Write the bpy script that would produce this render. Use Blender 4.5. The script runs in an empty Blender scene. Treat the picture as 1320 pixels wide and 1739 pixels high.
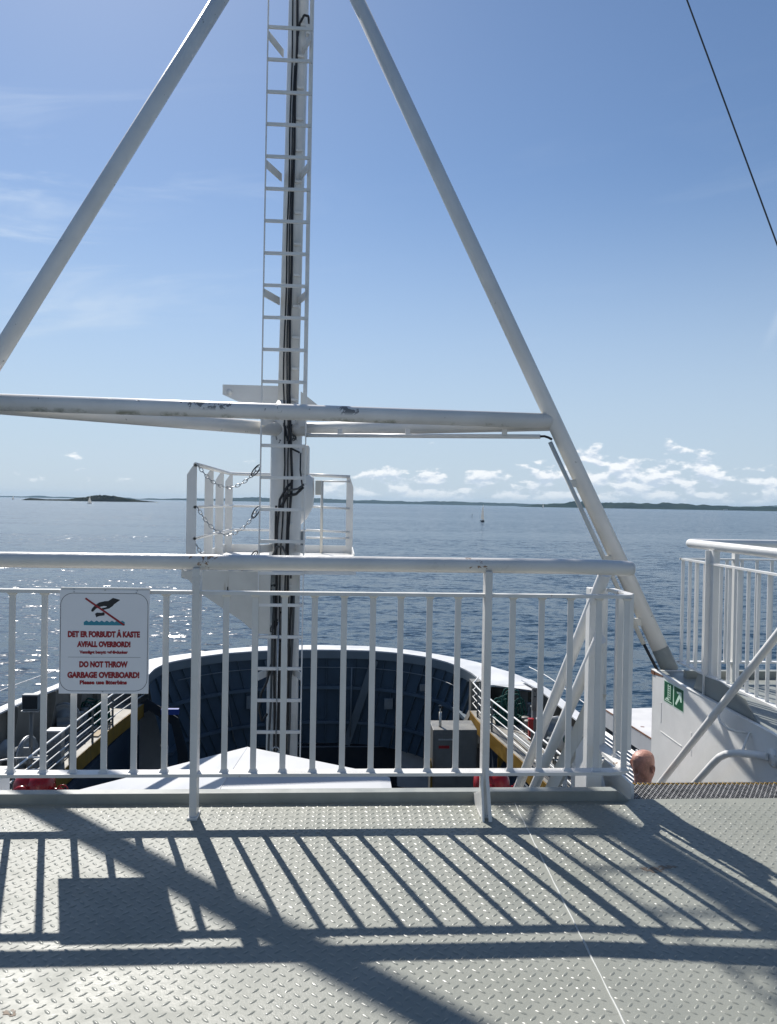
import bpy, bmesh, math, random
import numpy as np
from mathutils import Vector, Matrix, Quaternion

random.seed(7)
R = math.radians
S = bpy.context.scene
COL = S.collection

# ---------------------------------------------------------------- camera
cam_d = bpy.data.cameras.new('camera')
cam = bpy.data.objects.new('camera', cam_d)
COL.objects.link(cam)
S.camera = cam
cam_d.sensor_fit = 'VERTICAL'
cam_d.sensor_height = 24.0
cam_d.lens = 24.0 * 1312.0 / 1739.0
cam_d.clip_start = 0.05
cam_d.clip_end = 90000
_yaw, _pitch, _roll = R(3.5), R(-0.664), R(0.985)
_f = Vector((math.sin(_yaw) * math.cos(_pitch), math.cos(_yaw) * math.cos(_pitch), math.sin(_pitch)))
_r = Vector((math.cos(_yaw), -math.sin(_yaw), 0))
_u = _r.cross(_f)
_r2 = _r * math.cos(_roll) + _u * math.sin(_roll)
_u2 = -_r * math.sin(_roll) + _u * math.cos(_roll)
cam.matrix_world = Matrix(((_r2.x, _u2.x, -_f.x, 0), (_r2.y, _u2.y, -_f.y, 0), (_r2.z, _u2.z, -_f.z, 1.5), (0, 0, 0, 1)))

# ---------------------------------------------------------------- sun, sky, exposure
SUN_EL, SUN_AZ = R(44.7), R(-20.0)        # azimuth from the bow, negative to port
sun_d = bpy.data.lights.new('sun', 'SUN')
sun_d.energy = 5.0
sun_d.angle = R(0.5)
sun_d.color = (1.0, 0.955, 0.89)
sun = bpy.data.objects.new('sun', sun_d)
COL.objects.link(sun)
sun_dir = Vector((math.sin(SUN_AZ) * math.cos(SUN_EL), math.cos(SUN_AZ) * math.cos(SUN_EL), math.sin(SUN_EL)))
sun.rotation_euler = (-sun_dir).to_track_quat('-Z', 'Y').to_euler()
sun.location = (0, 0, 40)

S.view_settings.view_transform = 'Standard'
S.view_settings.look = 'None'
S.view_settings.exposure = 0.4
S.view_settings.gamma = 1.0
S.cycles.max_bounces = 8
S.cycles.volume_bounces = 0
S.cycles.caustics_reflective = False
S.cycles.caustics_refractive = False
S.cycles.sample_clamp_indirect = 4.0

SKY_STRENGTH = 0.066
world = bpy.data.worlds.new('World')
S.world = world
world.use_nodes = True


class NT:
    """small node-tree helper"""
    def __init__(s, tree):
        s.t = tree
        s.t.nodes.clear()

    def n(s, kind, **kw):
        nd = s.t.nodes.new(kind)
        for k, v in kw.items():
            setattr(nd, k, v)
        return nd

    def link(s, a, b):
        s.t.links.new(a, b)

    def put(s, sock, v):
        if isinstance(v, bpy.types.NodeSocket):
            s.link(v, sock)
        else:
            sock.default_value = v

    def math(s, op, a, b=0.0, c=None, clamp=False):
        nd = s.n('ShaderNodeMath', operation=op, use_clamp=clamp)
        s.put(nd.inputs[0], a)
        s.put(nd.inputs[1], b)
        if c is not None:
            s.put(nd.inputs[2], c)
        return nd.outputs[0]

    def ss(s, v, lo, hi, t0=0.0, t1=1.0):
        nd = s.n('ShaderNodeMapRange', interpolation_type='SMOOTHSTEP')
        s.put(nd.inputs[0], v)
        for i, q in enumerate((lo, hi, t0, t1)):
            s.put(nd.inputs[i + 1], q)
        return nd.outputs[0]

    def noise(s, vec, scale, detail=4.0, rough=0.55, dist=0.0):
        nd = s.n('ShaderNodeTexNoise')
        if vec is not None:
            s.link(vec, nd.inputs['Vector'])
        s.put(nd.inputs['Scale'], scale)
        nd.inputs['Detail'].default_value = detail
        nd.inputs['Roughness'].default_value = rough
        nd.inputs['Distortion'].default_value = dist
        return nd.outputs[0]

    def mix(s, fac, a, b):
        nd = s.n('ShaderNodeMix', data_type='RGBA')
        s.put(nd.inputs[0], fac)
        s.put(nd.inputs[6], a if isinstance(a, bpy.types.NodeSocket) else (*a, 1))
        s.put(nd.inputs[7], b if isinstance(b, bpy.types.NodeSocket) else (*b, 1))
        return nd.outputs[2]

    def xyz(s, x, y, z):
        nd = s.n('ShaderNodeCombineXYZ')
        for i, v in enumerate((x, y, z)):
            s.put(nd.inputs[i], v)
        return nd.outputs[0]


def build_world():
    w = NT(world.node_tree)
    sky = w.n('ShaderNodeTexSky', sky_type='NISHITA')
    sky.sun_disc = False
    sky.sun_elevation = SUN_EL
    sky.sun_rotation = SUN_AZ
    sky.altitude = 300
    sky.air_density = 1.0
    sky.dust_density = 0.35
    sky.ozone_density = 2.0
    tint = w.n('ShaderNodeMix', data_type='RGBA', blend_type='MULTIPLY')   # daylight white balance
    tint.inputs[0].default_value = 1.0
    w.link(sky.outputs[0], tint.inputs[6])
    tint.inputs[7].default_value = (0.97, 1.07, 1.17, 1)
    tc = w.n('ShaderNodeTexCoord')
    sp = w.n('ShaderNodeSeparateXYZ')
    w.link(tc.outputs['Generated'], sp.inputs[0])
    az = w.math('ARCTAN2', sp.outputs[0], sp.outputs[1])
    el = w.math('ARCSINE', sp.outputs[2])
    # fair-weather cumulus low over the horizon
    def cum(dy):
        v = w.xyz(w.math('MULTIPLY', az, 30.0), w.math('MULTIPLY', w.math('ADD', el, dy), 66.0), 3.1)
        return w.noise(v, 1.0, 5.5, 0.54, 0.12)
    n0 = cum(0.0)
    n1 = cum(0.006)
    side = w.ss(az, -0.16, 0.10, -0.05, 0.14)
    high = w.math('ADD', w.ss(el, 0.03, 0.085, 0.0, 0.22), w.ss(el, 0.085, 0.12, 0.0, 1.0))
    big = w.noise(w.xyz(w.math('MULTIPLY', az, 7.0), w.math('MULTIPLY', el, 16.0), 8.3), 1.0, 3.0, 0.5)
    thr = w.math('ADD', w.math('SUBTRACT', 0.595, side), high)
    thr = w.math('SUBTRACT', thr, w.math('MULTIPLY', w.math('SUBTRACT', big, 0.5), 0.5))
    body = w.ss(w.math('SUBTRACT', n0, thr), 0.0, 0.12)
    body = w.math('MULTIPLY', body, w.ss(el, 0.002, 0.014))
    body = w.math('MULTIPLY', body, w.ss(el, 0.0, 0.05, 0.45, 0.95))
    lit = w.math('ADD', w.math('MULTIPLY', w.math('SUBTRACT', n0, n1), 6.0), 0.50, clamp=True)
    ccol = w.mix(lit, (6.7, 7.9, 9.5), (11.6, 11.9, 12.2))
    # thin high cirrus, long streaks
    v2 = w.xyz(w.math('ADD', w.math('MULTIPLY', az, 2.6), w.math('MULTIPLY', el, 1.5)),
               w.math('SUBTRACT', w.math('MULTIPLY', el, 17.0), w.math('MULTIPLY', az, 2.0)), 4.2)
    ci = w.ss(w.noise(v2, 1.0, 5.0, 0.6, 0.6), 0.53, 0.80)
    ci = w.math('MULTIPLY', ci, w.ss(az, 0.05, -0.5, 0.05, 0.6))
    ci = w.math('MULTIPLY', ci, w.ss(el, 0.55, 0.32))
    c1 = w.mix(ci, tint.outputs[2], (9.5, 10.6, 11.8))
    st = w.math('SUBTRACT', w.math('SUBTRACT', az, 0.530), w.math('MULTIPLY', w.math('SUBTRACT', el, 0.23), 0.42))
    st = w.math('MULTIPLY', w.ss(w.math('ABSOLUTE', st), 0.010, 0.0), w.math('MULTIPLY', w.ss(el, 0.17, 0.22), w.ss(el, 0.31, 0.26)))
    c1 = w.mix(w.math('MULTIPLY', st, 0.22), c1, (9.5, 10.6, 11.8))
    # soft white haze band close to the sea
    c2 = w.mix(w.ss(el, 0.42, 0.0, 0.0, 0.85), c1, (6.0, 7.3, 8.9))
    col = w.mix(body, c2, ccol)
    bg = w.n('ShaderNodeBackground')
    w.link(col, bg.inputs[0])
    bg.inputs[1].default_value = SKY_STRENGTH
    out = w.n('ShaderNodeOutputWorld')
    w.link(bg.outputs[0], out.inputs[0])


build_world()


# ---------------------------------------------------------------- materials
def material(name, col, rough=0.5, metal=0.0, var=0.0, vscale=3.0, bump=0.0, bscale=40.0,
             chip=None, chip_col=(0.22, 0.22, 0.21), stain=None, spec=0.5, col2=None):
    m = bpy.data.materials.new(name)
    m.use_nodes = True
    t = NT(m.node_tree)
    p = t.n('ShaderNodeBsdfPrincipled')
    o = t.n('ShaderNodeOutputMaterial')
    t.link(p.outputs[0], o.inputs[0])
    p.inputs['Roughness'].default_value = rough
    p.inputs['Metallic'].default_value = metal
    p.inputs['Specular IOR Level'].default_value = spec
    tc = t.n('ShaderNodeTexCoord')
    ob = tc.outputs['Object']
    c = None
    if var or col2:
        n = t.noise(ob, vscale, 5.0, 0.6)
        f = t.ss(n, 0.3, 0.7)
        lo = tuple(max(0, q * (1 - var)) for q in col)
        hi = col2 or tuple(min(1, q * (1 + var)) for q in col)
        c = t.mix(f, lo, hi)
        r = t.ss(n, 0.25, 0.75, rough * 0.8, min(1.0, rough * 1.25))
        t.link(r, p.inputs['Roughness'])
    if stain:      # vertical rust or dirt runs: (threshold, colour)
        mp = t.n('ShaderNodeMapping')
        t.link(ob, mp.inputs[0])
        mp.inputs['Scale'].default_value = (9, 9, 0.8)
        sn = t.noise(mp.outputs[0], 1.0, 5.0, 0.65)
        f = t.math('MULTIPLY', t.ss(sn, stain[0], stain[0] + 0.12), stain[2] if len(stain) > 2 else 0.6)
        c = t.mix(f, c if c else col, stain[1])
    if chip:       # flaked paint: (scale, threshold)
        a = t.noise(ob, chip[0], 6.0, 0.62, 0.4)
        b = t.noise(ob, chip[0] * 0.16, 2.0, 0.5)
        f = t.ss(t.math('ADD', a, t.math('MULTIPLY', t.math('SUBTRACT', b, 0.5), 0.9)), chip[1], chip[1] + 0.012)
        c = t.mix(f, c if c else col, chip_col)
    if c:
        t.link(c, p.inputs['Base Color'])
    else:
        p.inputs['Base Color'].default_value = (*col, 1)
    if bump:
        bn = t.noise(ob, bscale, 3.0, 0.6)
        bp = t.n('ShaderNodeBump')
        bp.inputs['Strength'].default_value = bump
        bp.inputs['Distance'].default_value = 0.01
        t.link(bn, bp.inputs['Height'])
        t.link(bp.outputs[0], p.inputs['Normal'])
    return m


WHITE = material('white_paint', (0.74, 0.735, 0.71), 0.36, var=0.05, vscale=2.5, bump=0.08, bscale=25, stain=(0.66, (0.42, 0.36, 0.28), 0.35))
WHITE_CHIP = material('flaking_white_paint', (0.72, 0.71, 0.68), 0.38, var=0.06, vscale=2.0, bump=0.1, bscale=30, chip=(8.5, 0.665), stain=(0.62, (0.33, 0.33, 0.22), 0.5))
LEGW = material('gantry_leg_white', (0.73, 0.72, 0.69), 0.38, var=0.06, vscale=2.0, bump=0.1, bscale=30, chip=(24.0, 0.79), stain=(0.68, (0.4, 0.38, 0.3), 0.35))
RAILW = material('railing_white', (0.66, 0.645, 0.615), 0.32, var=0.06, vscale=4.0, bump=0.25, bscale=34, chip=(22.0, 0.765), chip_col=(0.27, 0.17, 0.11), stain=(0.66, (0.46, 0.38, 0.28), 0.4))
OFFWHITE = material('old_cream_paint', (0.62, 0.60, 0.54), 0.45, var=0.07, vscale=3.0, stain=(0.6, (0.33, 0.25, 0.15), 0.6))
ROOFW = material('roof_white', (0.44, 0.452, 0.472), 0.5, var=0.04, vscale=1.5)
SIGNW = material('sign_white', (0.80, 0.79, 0.80), 0.45, var=0.02)
TXT = material('sign_red', (0.30, 0.012, 0.02), 0.5)
BLACKP = material('sign_black', (0.012, 0.012, 0.016), 0.5)
TEAL = material('sign_teal', (0.03, 0.24, 0.32), 0.5)
GREEN = material('sign_green', (0.0, 0.085, 0.030), 0.4, var=0.05)
SIGNL = material('sign_pale', (0.62, 0.80, 0.66), 0.5)
CABLE = material('black_rubber', (0.012, 0.013, 0.016), 0.45)
CABLEG = material('grey_rubber', (0.06, 0.065, 0.07), 0.5)
STEEL = material('galvanised_steel', (0.42, 0.43, 0.44), 0.38, metal=0.7, var=0.2, vscale=20)
GRATE = material('worn_grating_steel', (0.10, 0.10, 0.11), 0.35, metal=0.6, var=0.5, vscale=30)
GRATEW = material('worn_tread_paint', (0.27, 0.265, 0.26), 0.4, var=0.5, vscale=45)
YELLOW = material('yellow_paint', (0.23, 0.13, 0.014), 0.55, var=0.2, vscale=3, stain=(0.56, (0.07, 0.05, 0.03), 0.7))
YELLOWB = material('yellow_nosing', (0.36, 0.23, 0.05), 0.5, var=0.6, vscale=60)
BOWBLUE = material('blue_grey_bulwark_paint', (0.050, 0.082, 0.115), 0.55, var=0.15, vscale=0.8, stain=(0.62, (0.03, 0.03, 0.03), 0.4))
BOWBAND = material('blue_grey_band_paint', (0.15, 0.18, 0.20), 0.5, var=0.08, vscale=0.6)
BOWRIB = material('blue_grey_rib_paint', (0.085, 0.122, 0.158), 0.5, var=0.15, vscale=1.5, stain=(0.6, (0.05, 0.04, 0.035), 0.5))
MASTLOW = material('grimy_mast_paint', (0.68, 0.67, 0.64), 0.42, var=0.07, vscale=2.5, bump=0.1, bscale=25, chip=(5.0, 0.735), chip_col=(0.05, 0.05, 0.05), stain=(0.58, (0.30, 0.28, 0.24), 0.5))
HOLD = material('dark_hold_paint', (0.012, 0.018, 0.026), 0.7, var=0.2)
HOLDW = material('dark_blue_side_paint', (0.022, 0.038, 0.058), 0.6, var=0.2, vscale=0.7)
GREYP = material('grey_machinery_paint', (0.20, 0.22, 0.23), 0.45, var=0.12, vscale=4, stain=(0.62, (0.10, 0.06, 0.04), 0.5))
GREYB = material('beige_grey_paint', (0.15, 0.148, 0.135), 0.5, var=0.1, vscale=3, stain=(0.6, (0.08, 0.06, 0.05), 0.6))
SIDEDK = material('pale_side_deck_paint', (0.22, 0.21, 0.185), 0.6, var=0.25, vscale=1.5, stain=(0.6, (0.2, 0.15, 0.1), 0.5))
COAM = material('grey_green_coaming_paint', (0.235, 0.25, 0.235), 0.45, var=0.1, vscale=6, stain=(0.62, (0.08, 0.08, 0.06), 0.6))
ROPE = material('green_rope', (0.015, 0.09, 0.075), 0.8, var=0.3, vscale=25)
RED = material('red_gloss_paint', (0.30, 0.008, 0.012), 0.3, var=0.1, vscale=6)
BLUE = material('blue_tarpaulin', (0.02, 0.06, 0.30), 0.5)
RUSTW = material('rusty_white_paint', (0.58, 0.575, 0.57), 0.5, var=0.04, vscale=2, chip=(3.5, 0.72), chip_col=(0.16, 0.06, 0.03))
RUST = material('rust', (0.16, 0.065, 0.03), 0.8, var=0.4, vscale=12)
BARE = material('bare_primer_patch', (0.19, 0.145, 0.105), 0.7, var=0.35, vscale=40)
SKIN = material('tanned_skin', (0.43, 0.215, 0.165), 0.45, var=0.22, vscale=22, bump=0.55, bscale=48)
SHIRT = material('navy_cloth', (0.03, 0.04, 0.08), 0.85, var=0.1)
TROUS = material('grey_cloth', (0.10, 0.10, 0.10), 0.85, var=0.1)
SAILC = material('sail_cloth', (0.78, 0.77, 0.74), 0.7)
HULLC = material('boat_hull', (0.13, 0.14, 0.15), 0.35)
HULLW = material('ship_hull_white', (0.55, 0.56, 0.57), 0.45, var=0.08, vscale=0.8, stain=(0.60, (0.38, 0.36, 0.32), 0.45))
GLASS = material('lamp_glass', (0.03, 0.035, 0.04), 0.15)


def crossbar_material():
    m = bpy.data.materials['flaking_white_paint']
    t = NT(m.node_tree)
    p = t.n('ShaderNodeBsdfPrincipled')
    o = t.n('ShaderNodeOutputMaterial')
    t.link(p.outputs[0], o.inputs[0])
    ob = t.n('ShaderNodeTexCoord').outputs['Object']
    sp = t.n('ShaderNodeSeparateXYZ')
    t.link(ob, sp.inputs[0])
    def near(x0, wd):
        return t.ss(t.math('ABSOLUTE', t.math('SUBTRACT', sp.outputs[0], x0)), wd, 0.0)
    a = t.noise(ob, 13.0, 6.0, 0.62, 0.5)
    b = t.noise(ob, 1.3, 2.0, 0.5)
    k = t.math('ADD', t.math('MULTIPLY', near(-1.27, .42), 0.17), t.math('MULTIPLY', near(.03, .20), 0.26))
    k = t.math('ADD', k, t.math('MULTIPLY', near(-1.95, .30), 0.08))
    f = t.ss(t.math('ADD', t.math('ADD', a, k), t.math('MULTIPLY', t.math('SUBTRACT', b, 0.5), 0.25)), 0.665, 0.68)
    f = t.math('MULTIPLY', f, t.ss(sp.outputs[2], 2.305, 2.345))
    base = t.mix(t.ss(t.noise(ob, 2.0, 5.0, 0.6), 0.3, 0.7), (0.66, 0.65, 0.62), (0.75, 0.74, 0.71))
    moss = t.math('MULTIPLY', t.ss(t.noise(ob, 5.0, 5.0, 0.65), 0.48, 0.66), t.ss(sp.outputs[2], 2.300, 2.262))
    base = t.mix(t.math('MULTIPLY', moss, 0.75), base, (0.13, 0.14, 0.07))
    t.link(t.mix(f, base, (0.20, 0.20, 0.195)), p.inputs['Base Color'])
    p.inputs['Roughness'].default_value = 0.4
    bp = t.n('ShaderNodeBump')
    bp.inputs['Strength'].default_value = 0.35
    bp.inputs['Distance'].default_value = 0.006
    t.link(t.math('SUBTRACT', t.math('MULTIPLY', t.noise(ob, 28.0, 3.0, 0.6), 0.2), f), bp.inputs['Height'])
    t.link(bp.outputs[0], p.inputs['Normal'])


crossbar_material()


def deck_material(name='grey_green_deck_paint', r0=0.36, r1=0.60, spec=0.28):
    m = bpy.data.materials.new(name)
    m.use_nodes = True
    t = NT(m.node_tree)
    p = t.n('ShaderNodeBsdfPrincipled')
    p.inputs['Specular IOR Level'].default_value = spec
    o = t.n('ShaderNodeOutputMaterial')
    t.link(p.outputs[0], o.inputs[0])
    ob = t.n('ShaderNodeTexCoord').outputs['Object']
    big = t.noise(ob, 1.6, 5.0, 0.6)
    fine = t.noise(ob, 55.0, 4.0, 0.6)
    c = t.mix(t.ss(big, 0.3, 0.7), (0.232, 0.241, 0.211), (0.264, 0.272, 0.240))
    c = t.mix(t.ss(fine, 0.60, 0.80, 0.0, 0.35), c, (0.15, 0.154, 0.138))
    mp = t.n('ShaderNodeMapping')
    t.link(ob, mp.inputs[0])
    mp.inputs['Rotation'].default_value = (0, 0, R(28))
    mp.inputs['Scale'].default_value = (1.2, 9.0, 1.0)
    scuff = t.noise(mp.outputs[0], 3.0, 6.0, 0.7, 0.5)
    c = t.mix(t.ss(scuff, 0.60, 0.78, 0.0, 0.40), c, (0.165, 0.168, 0.150))
    worn = t.noise(ob, 0.9, 4.0, 0.55, 0.4)
    c = t.mix(t.ss(worn, 0.50, 0.72, 0.0, 0.35), c, (0.285, 0.290, 0.260))
    grit = t.noise(ob, 190.0, 2.0, 0.6)
    c = t.mix(t.ss(grit, 0.66, 0.74, 0.0, 0.5), c, (0.13, 0.125, 0.11))
    spot = t.noise(ob, 9.0, 4.0, 0.6)
    c = t.mix(t.ss(spot, 0.735, 0.76), c, (0.13, 0.11, 0.085))
    t.link(c, p.inputs['Base Color'])
    t.link(t.ss(t.noise(ob, 5.0, 5.0, 0.65), 0.3, 0.75, r0, r1), p.inputs['Roughness'])
    bp = t.n('ShaderNodeBump')
    bp.inputs['Strength'].default_value = 0.30
    bp.inputs['Distance'].default_value = 0.004
    t.link(t.math('ADD', t.noise(ob, 26.0, 5.0, 0.65), t.math('MULTIPLY', t.noise(ob, 120.0, 3.0, 0.6), 0.45)), bp.inputs['Height'])
    t.link(bp.outputs[0], p.inputs['Normal'])
    return m


DECK = deck_material()
LUG = deck_material('polished_lug_paint', 0.26, 0.44, 0.34)       # raised lugs, rubbed smooth by feet


def sea_material():
    m = bpy.data.materials.new('sea_water')
    m.use_nodes = True
    t = NT(m.node_tree)
    p = t.n('ShaderNodeBsdfPrincipled')
    o = t.n('ShaderNodeOutputMaterial')
    t.link(p.outputs[0], o.inputs[0])
    p.inputs['Base Color'].default_value = (0.010, 0.030, 0.052, 1)
    p.inputs['IOR'].default_value = 1.333
    ob = t.n('ShaderNodeTexCoord').outputs['Object']
    mp = t.n('ShaderNodeMapping')
    t.link(ob, mp.inputs[0])
    mp.inputs['Rotation'].default_value = (0, 0, R(14))
    mp.inputs['Scale'].default_value = (0.45, 1.0, 1.0)
    v = mp.outputs[0]
    # calm streaks and wind lanes
    mp2 = t.n('ShaderNodeMapping')
    t.link(ob, mp2.inputs[0])
    mp2.inputs['Rotation'].default_value = (0, 0, R(-6))
    mp2.inputs['Scale'].default_value = (0.0020, 0.0105, 1.0)
    lane = t.ss(t.noise(mp2.outputs[0], 1.0, 6.0, 0.62, 1.2), 0.47, 0.66)
    # wave slopes taken straight from noise, so that they do not fade out with distance
    def slope(scale, detail, k):
        nd = t.n('ShaderNodeTexNoise')
        t.link(v, nd.inputs['Vector'])
        nd.inputs['Scale'].default_value = scale
        nd.inputs['Detail'].default_value = detail
        nd.inputs['Roughness'].default_value = 0.6
        a = t.n('ShaderNodeVectorMath', operation='SUBTRACT')
        t.link(nd.outputs['Color'], a.inputs[0])
        a.inputs[1].default_value = (.5, .5, .5)
        b = t.n('ShaderNodeVectorMath', operation='MULTIPLY')
        t.link(a.outputs[0], b.inputs[0])
        b.inputs[1].default_value = (k * .7, k, 0)
        return b.outputs[0]
    def vadd(a, b):
        nd = t.n('ShaderNodeVectorMath', operation='ADD')
        t.link(a, nd.inputs[0])
        t.put(nd.inputs[1], b)
        return nd.outputs[0]
    sl = vadd(vadd(slope(.20, 2.0, .34), slope(.75, 2.0, .78)), vadd(slope(2.4, 2.0, .80), slope(9.0, 1.0, .25)))
    sc = t.n('ShaderNodeVectorMath', operation='SCALE')
    t.link(sl, sc.inputs[0])
    t.link(t.ss(lane, 0.0, 1.0, 1.12, 0.42), sc.inputs['Scale'])
    nn = t.n('ShaderNodeVectorMath', operation='NORMALIZE')
    t.link(vadd(sc.outputs[0], (0, 0, 1)), nn.inputs[0])
    t.link(nn.outputs[0], p.inputs['Normal'])
    p.inputs['Roughness'].default_value = 0.19
    return m


SEA = sea_material()


def sail_material():
    t = NT(SAILC.node_tree)
    o = t.n('ShaderNodeOutputMaterial')
    d = t.n('ShaderNodeBsdfDiffuse')
    tr = t.n('ShaderNodeBsdfTranslucent')
    for q in (d, tr):
        q.inputs['Color'].default_value = (0.78, 0.77, 0.74, 1)
    mx = t.n('ShaderNodeMixShader')
    mx.inputs[0].default_value = 0.5
    t.link(d.outputs[0], mx.inputs[1])
    t.link(tr.outputs[0], mx.inputs[2])
    t.link(mx.outputs[0], o.inputs[0])


sail_material()


def land_material(name, a, b, scale):
    return material(name, a, 1.0, col2=b, var=0.3, vscale=scale, spec=0.0)


# ---------------------------------------------------------------- mesh builder
class MB:
    def __init__(s):
        s.v = []
        s.f = []
        s.sm = []

    def add(s, vs, fs, smooth=False):
        o = len(s.v)
        s.v += [tuple(q) for q in vs]
        for f in fs:
            s.f.append(tuple(i + o for i in f))
            s.sm.append(smooth)
        return s

    def box(s, a, b):
        (x0, y0, z0), (x1, y1, z1) = a, b
        return s.add([(x0, y0, z0), (x1, y0, z0), (x1, y1, z0), (x0, y1, z0), (x0, y0, z1), (x1, y0, z1), (x1, y1, z1), (x0, y1, z1)],
                     [(0, 3, 2, 1), (4, 5, 6, 7), (0, 1, 5, 4), (1, 2, 6, 5), (2, 3, 7, 6), (3, 0, 4, 7)])

    def cbox(s, a, b, ch):
        """box with chamfered edges"""
        bm = bmesh.new()
        r = bmesh.ops.create_cube(bm, size=1.0)
        c = [(a[i] + b[i]) / 2 for i in range(3)]
        d = [abs(b[i] - a[i]) for i in range(3)]
        for q in bm.verts:
            q.co = Vector((c[0] + q.co.x * d[0], c[1] + q.co.y * d[1], c[2] + q.co.z * d[2]))
        bmesh.ops.bevel(bm, geom=bm.edges[:], offset=ch, segments=2, affect='EDGES', profile=0.5)
        bm.verts.ensure_lookup_table()
        s.add([q.co[:] for q in bm.verts], [[l.index for l in f.verts] for f in bm.faces])
        bm.free()
        return s

    def bar(s, p, q, w, h, up=(0, 0, 1)):
        """rectangular bar from p to q: w across, h along up"""
        p, q = Vector(p), Vector(q)
        d = (q - p).normalized()
        u = Vector(up)
        a = d.cross(u)
        if a.length < 1e-5:
            a = d.cross(Vector((0, 1, 0)))
        a.normalize()
        u = a.cross(d).normalized()
        a *= w / 2
        u *= h / 2
        vs = [p - a - u, p + a - u, p + a + u, p - a + u, q - a - u, q + a - u, q + a + u, q - a + u]
        return s.add(vs, [(3, 2, 1, 0), (4, 5, 6, 7), (0, 1, 5, 4), (1, 2, 6, 5), (2, 3, 7, 6), (3, 0, 4, 7)])

    def tube(s, pts, r, n=12, cap=True):
        pts = [Vector(p) for p in pts]
        k = len(pts)
        rs = r if isinstance(r, (list, tuple)) else [r] * k
        d0 = (pts[1] - pts[0]).normalized()
        u = d0.orthogonal().normalized()
        vs = []
        prev = d0
        for i, p in enumerate(pts):
            if i == 0:
                d = d0
            elif i == k - 1:
                d = (pts[i] - pts[i - 1]).normalized()
            else:
                d = ((pts[i + 1] - p).normalized() + (p - pts[i - 1]).normalized()).normalized()
            qr = prev.rotation_difference(d)
            u = qr @ u
            u = (u - d * u.dot(d)).normalized()
            w = d.cross(u)
            prev = d
            for j in range(n):
                a = 2 * math.pi * j / n
                vs.append(p + (u * math.cos(a) + w * math.sin(a)) * rs[i])
        fs = []
        for i in range(k - 1):
            for j in range(n):
                fs.append((i * n + j, i * n + (j + 1) % n, (i + 1) * n + (j + 1) % n, (i + 1) * n + j))
        s.add(vs, fs, True)
        if cap:
            o = len(s.v) - len(vs)
            s.f.append(tuple(o + j for j in reversed(range(n))))
            s.sm.append(False)
            s.f.append(tuple(o + (k - 1) * n + j for j in range(n)))
            s.sm.append(False)
        return s

    def prism(s, poly, d0, d1, axis='y'):
        """polygon (in the plane across the axis) swept from d0 to d1"""
        def P(a, b, d):
            return {'y': (a, d, b), 'x': (d, a, b), 'z': (a, b, d)}[axis]
        n = len(poly)
        vs = [P(a, b, d0) for a, b in poly] + [P(a, b, d1) for a, b in poly]
        fs = [tuple(range(n)), tuple(reversed(range(n, 2 * n)))]
        for i in range(n):
            j = (i + 1) % n
            fs.append((i, i + n, j + n, j))
        return s.add(vs, fs)

    def lathe(s, prof, c, axis=(0, 0, 1), n=24):
        """profile of (radius, along) about an axis through c"""
        ax = Vector(axis).normalized()
        u = ax.orthogonal().normalized()
        w = ax.cross(u)
        c = Vector(c)
        vs = []
        for r, h in prof:
            for j in range(n):
                a = 2 * math.pi * j / n
                vs.append(c + ax * h + (u * math.cos(a) + w * math.sin(a)) * max(r, 1e-4))
        fs = []
        for i in range(len(prof) - 1):
            for j in range(n):
                fs.append((i * n + j, i * n + (j + 1) % n, (i + 1) * n + (j + 1) % n, (i + 1) * n + j))
        return s.add(vs, fs, True)

    def build(s, name, mat, parent=None, fix=True, auto=None):
        me = bpy.data.meshes.new(name)
        me.from_pydata(s.v, [], s.f)
        me.polygons.foreach_set('use_smooth', s.sm)
        if fix:
            bm = bmesh.new()
            bm.from_mesh(me)
            bmesh.ops.recalc_face_normals(bm, faces=bm.faces[:])
            bm.to_mesh(me)
            bm.free()
        me.materials.append(mat)
        me.update()
        if auto:
            me.set_sharp_from_angle(angle=auto)
        o = bpy.data.objects.new(name, me)
        COL.objects.link(o)
        if parent:
            o.parent = parent
            o.matrix_parent_inverse = Matrix.Translation(parent.matrix_basis.translation).inverted() if False else Matrix()
            if parent.get('_off') is not None:
                pass
        return o


def thing(name, label, cat, group=None):
    """empty at the ship's origin that parents the parts (parts are modelled in ship coordinates)"""
    o = bpy.data.objects.new(name, None)
    o.empty_display_size = 0.1
    COL.objects.link(o)
    return tag(o, label, cat, group)


def tag(o, label, cat, group=None):
    o['label'] = label
    o['category'] = cat
    if group:
        o['group'] = group
    return o


def struct(o, kind='structure'):
    o['kind'] = kind
    return o


def rebase(root, base):
    """move a thing's empty to its base without moving the parts"""
    b = Vector(base)
    root.location = b
    for c in [o for o in COL.objects if o.parent == root]:
        c.location = Vector(c.location) - b
    return root


def copy_part(src, parent, loc):
    o = src.copy()
    COL.objects.link(o)
    o.parent = parent
    o.location = loc
    return o


def copy_tree(o, parent=None):
    c = o.copy()
    COL.objects.link(c)
    if parent:
        c.parent = parent
    for ch in [q for q in COL.objects if q.parent == o]:
        copy_tree(ch, c)
    return c


def arc(c, r, a0, a1, n, ax=0, ay=1, z=None):
    """arc points in a coordinate plane"""
    out = []
    for i in range(n + 1):
        a = R(a0 + (a1 - a0) * i / n)
        p = [c[0], c[1], c[2]]
        p[ax] += r * math.cos(a)
        p[ay] += r * math.sin(a)
        out.append(tuple(p))
    return out


def sag(p, q, drop, n=12):
    p, q = Vector(p), Vector(q)
    return [p.lerp(q, i / n) - Vector((0, 0, drop * 4 * (i / n) * (1 - i / n))) for i in range(n + 1)]


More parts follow.
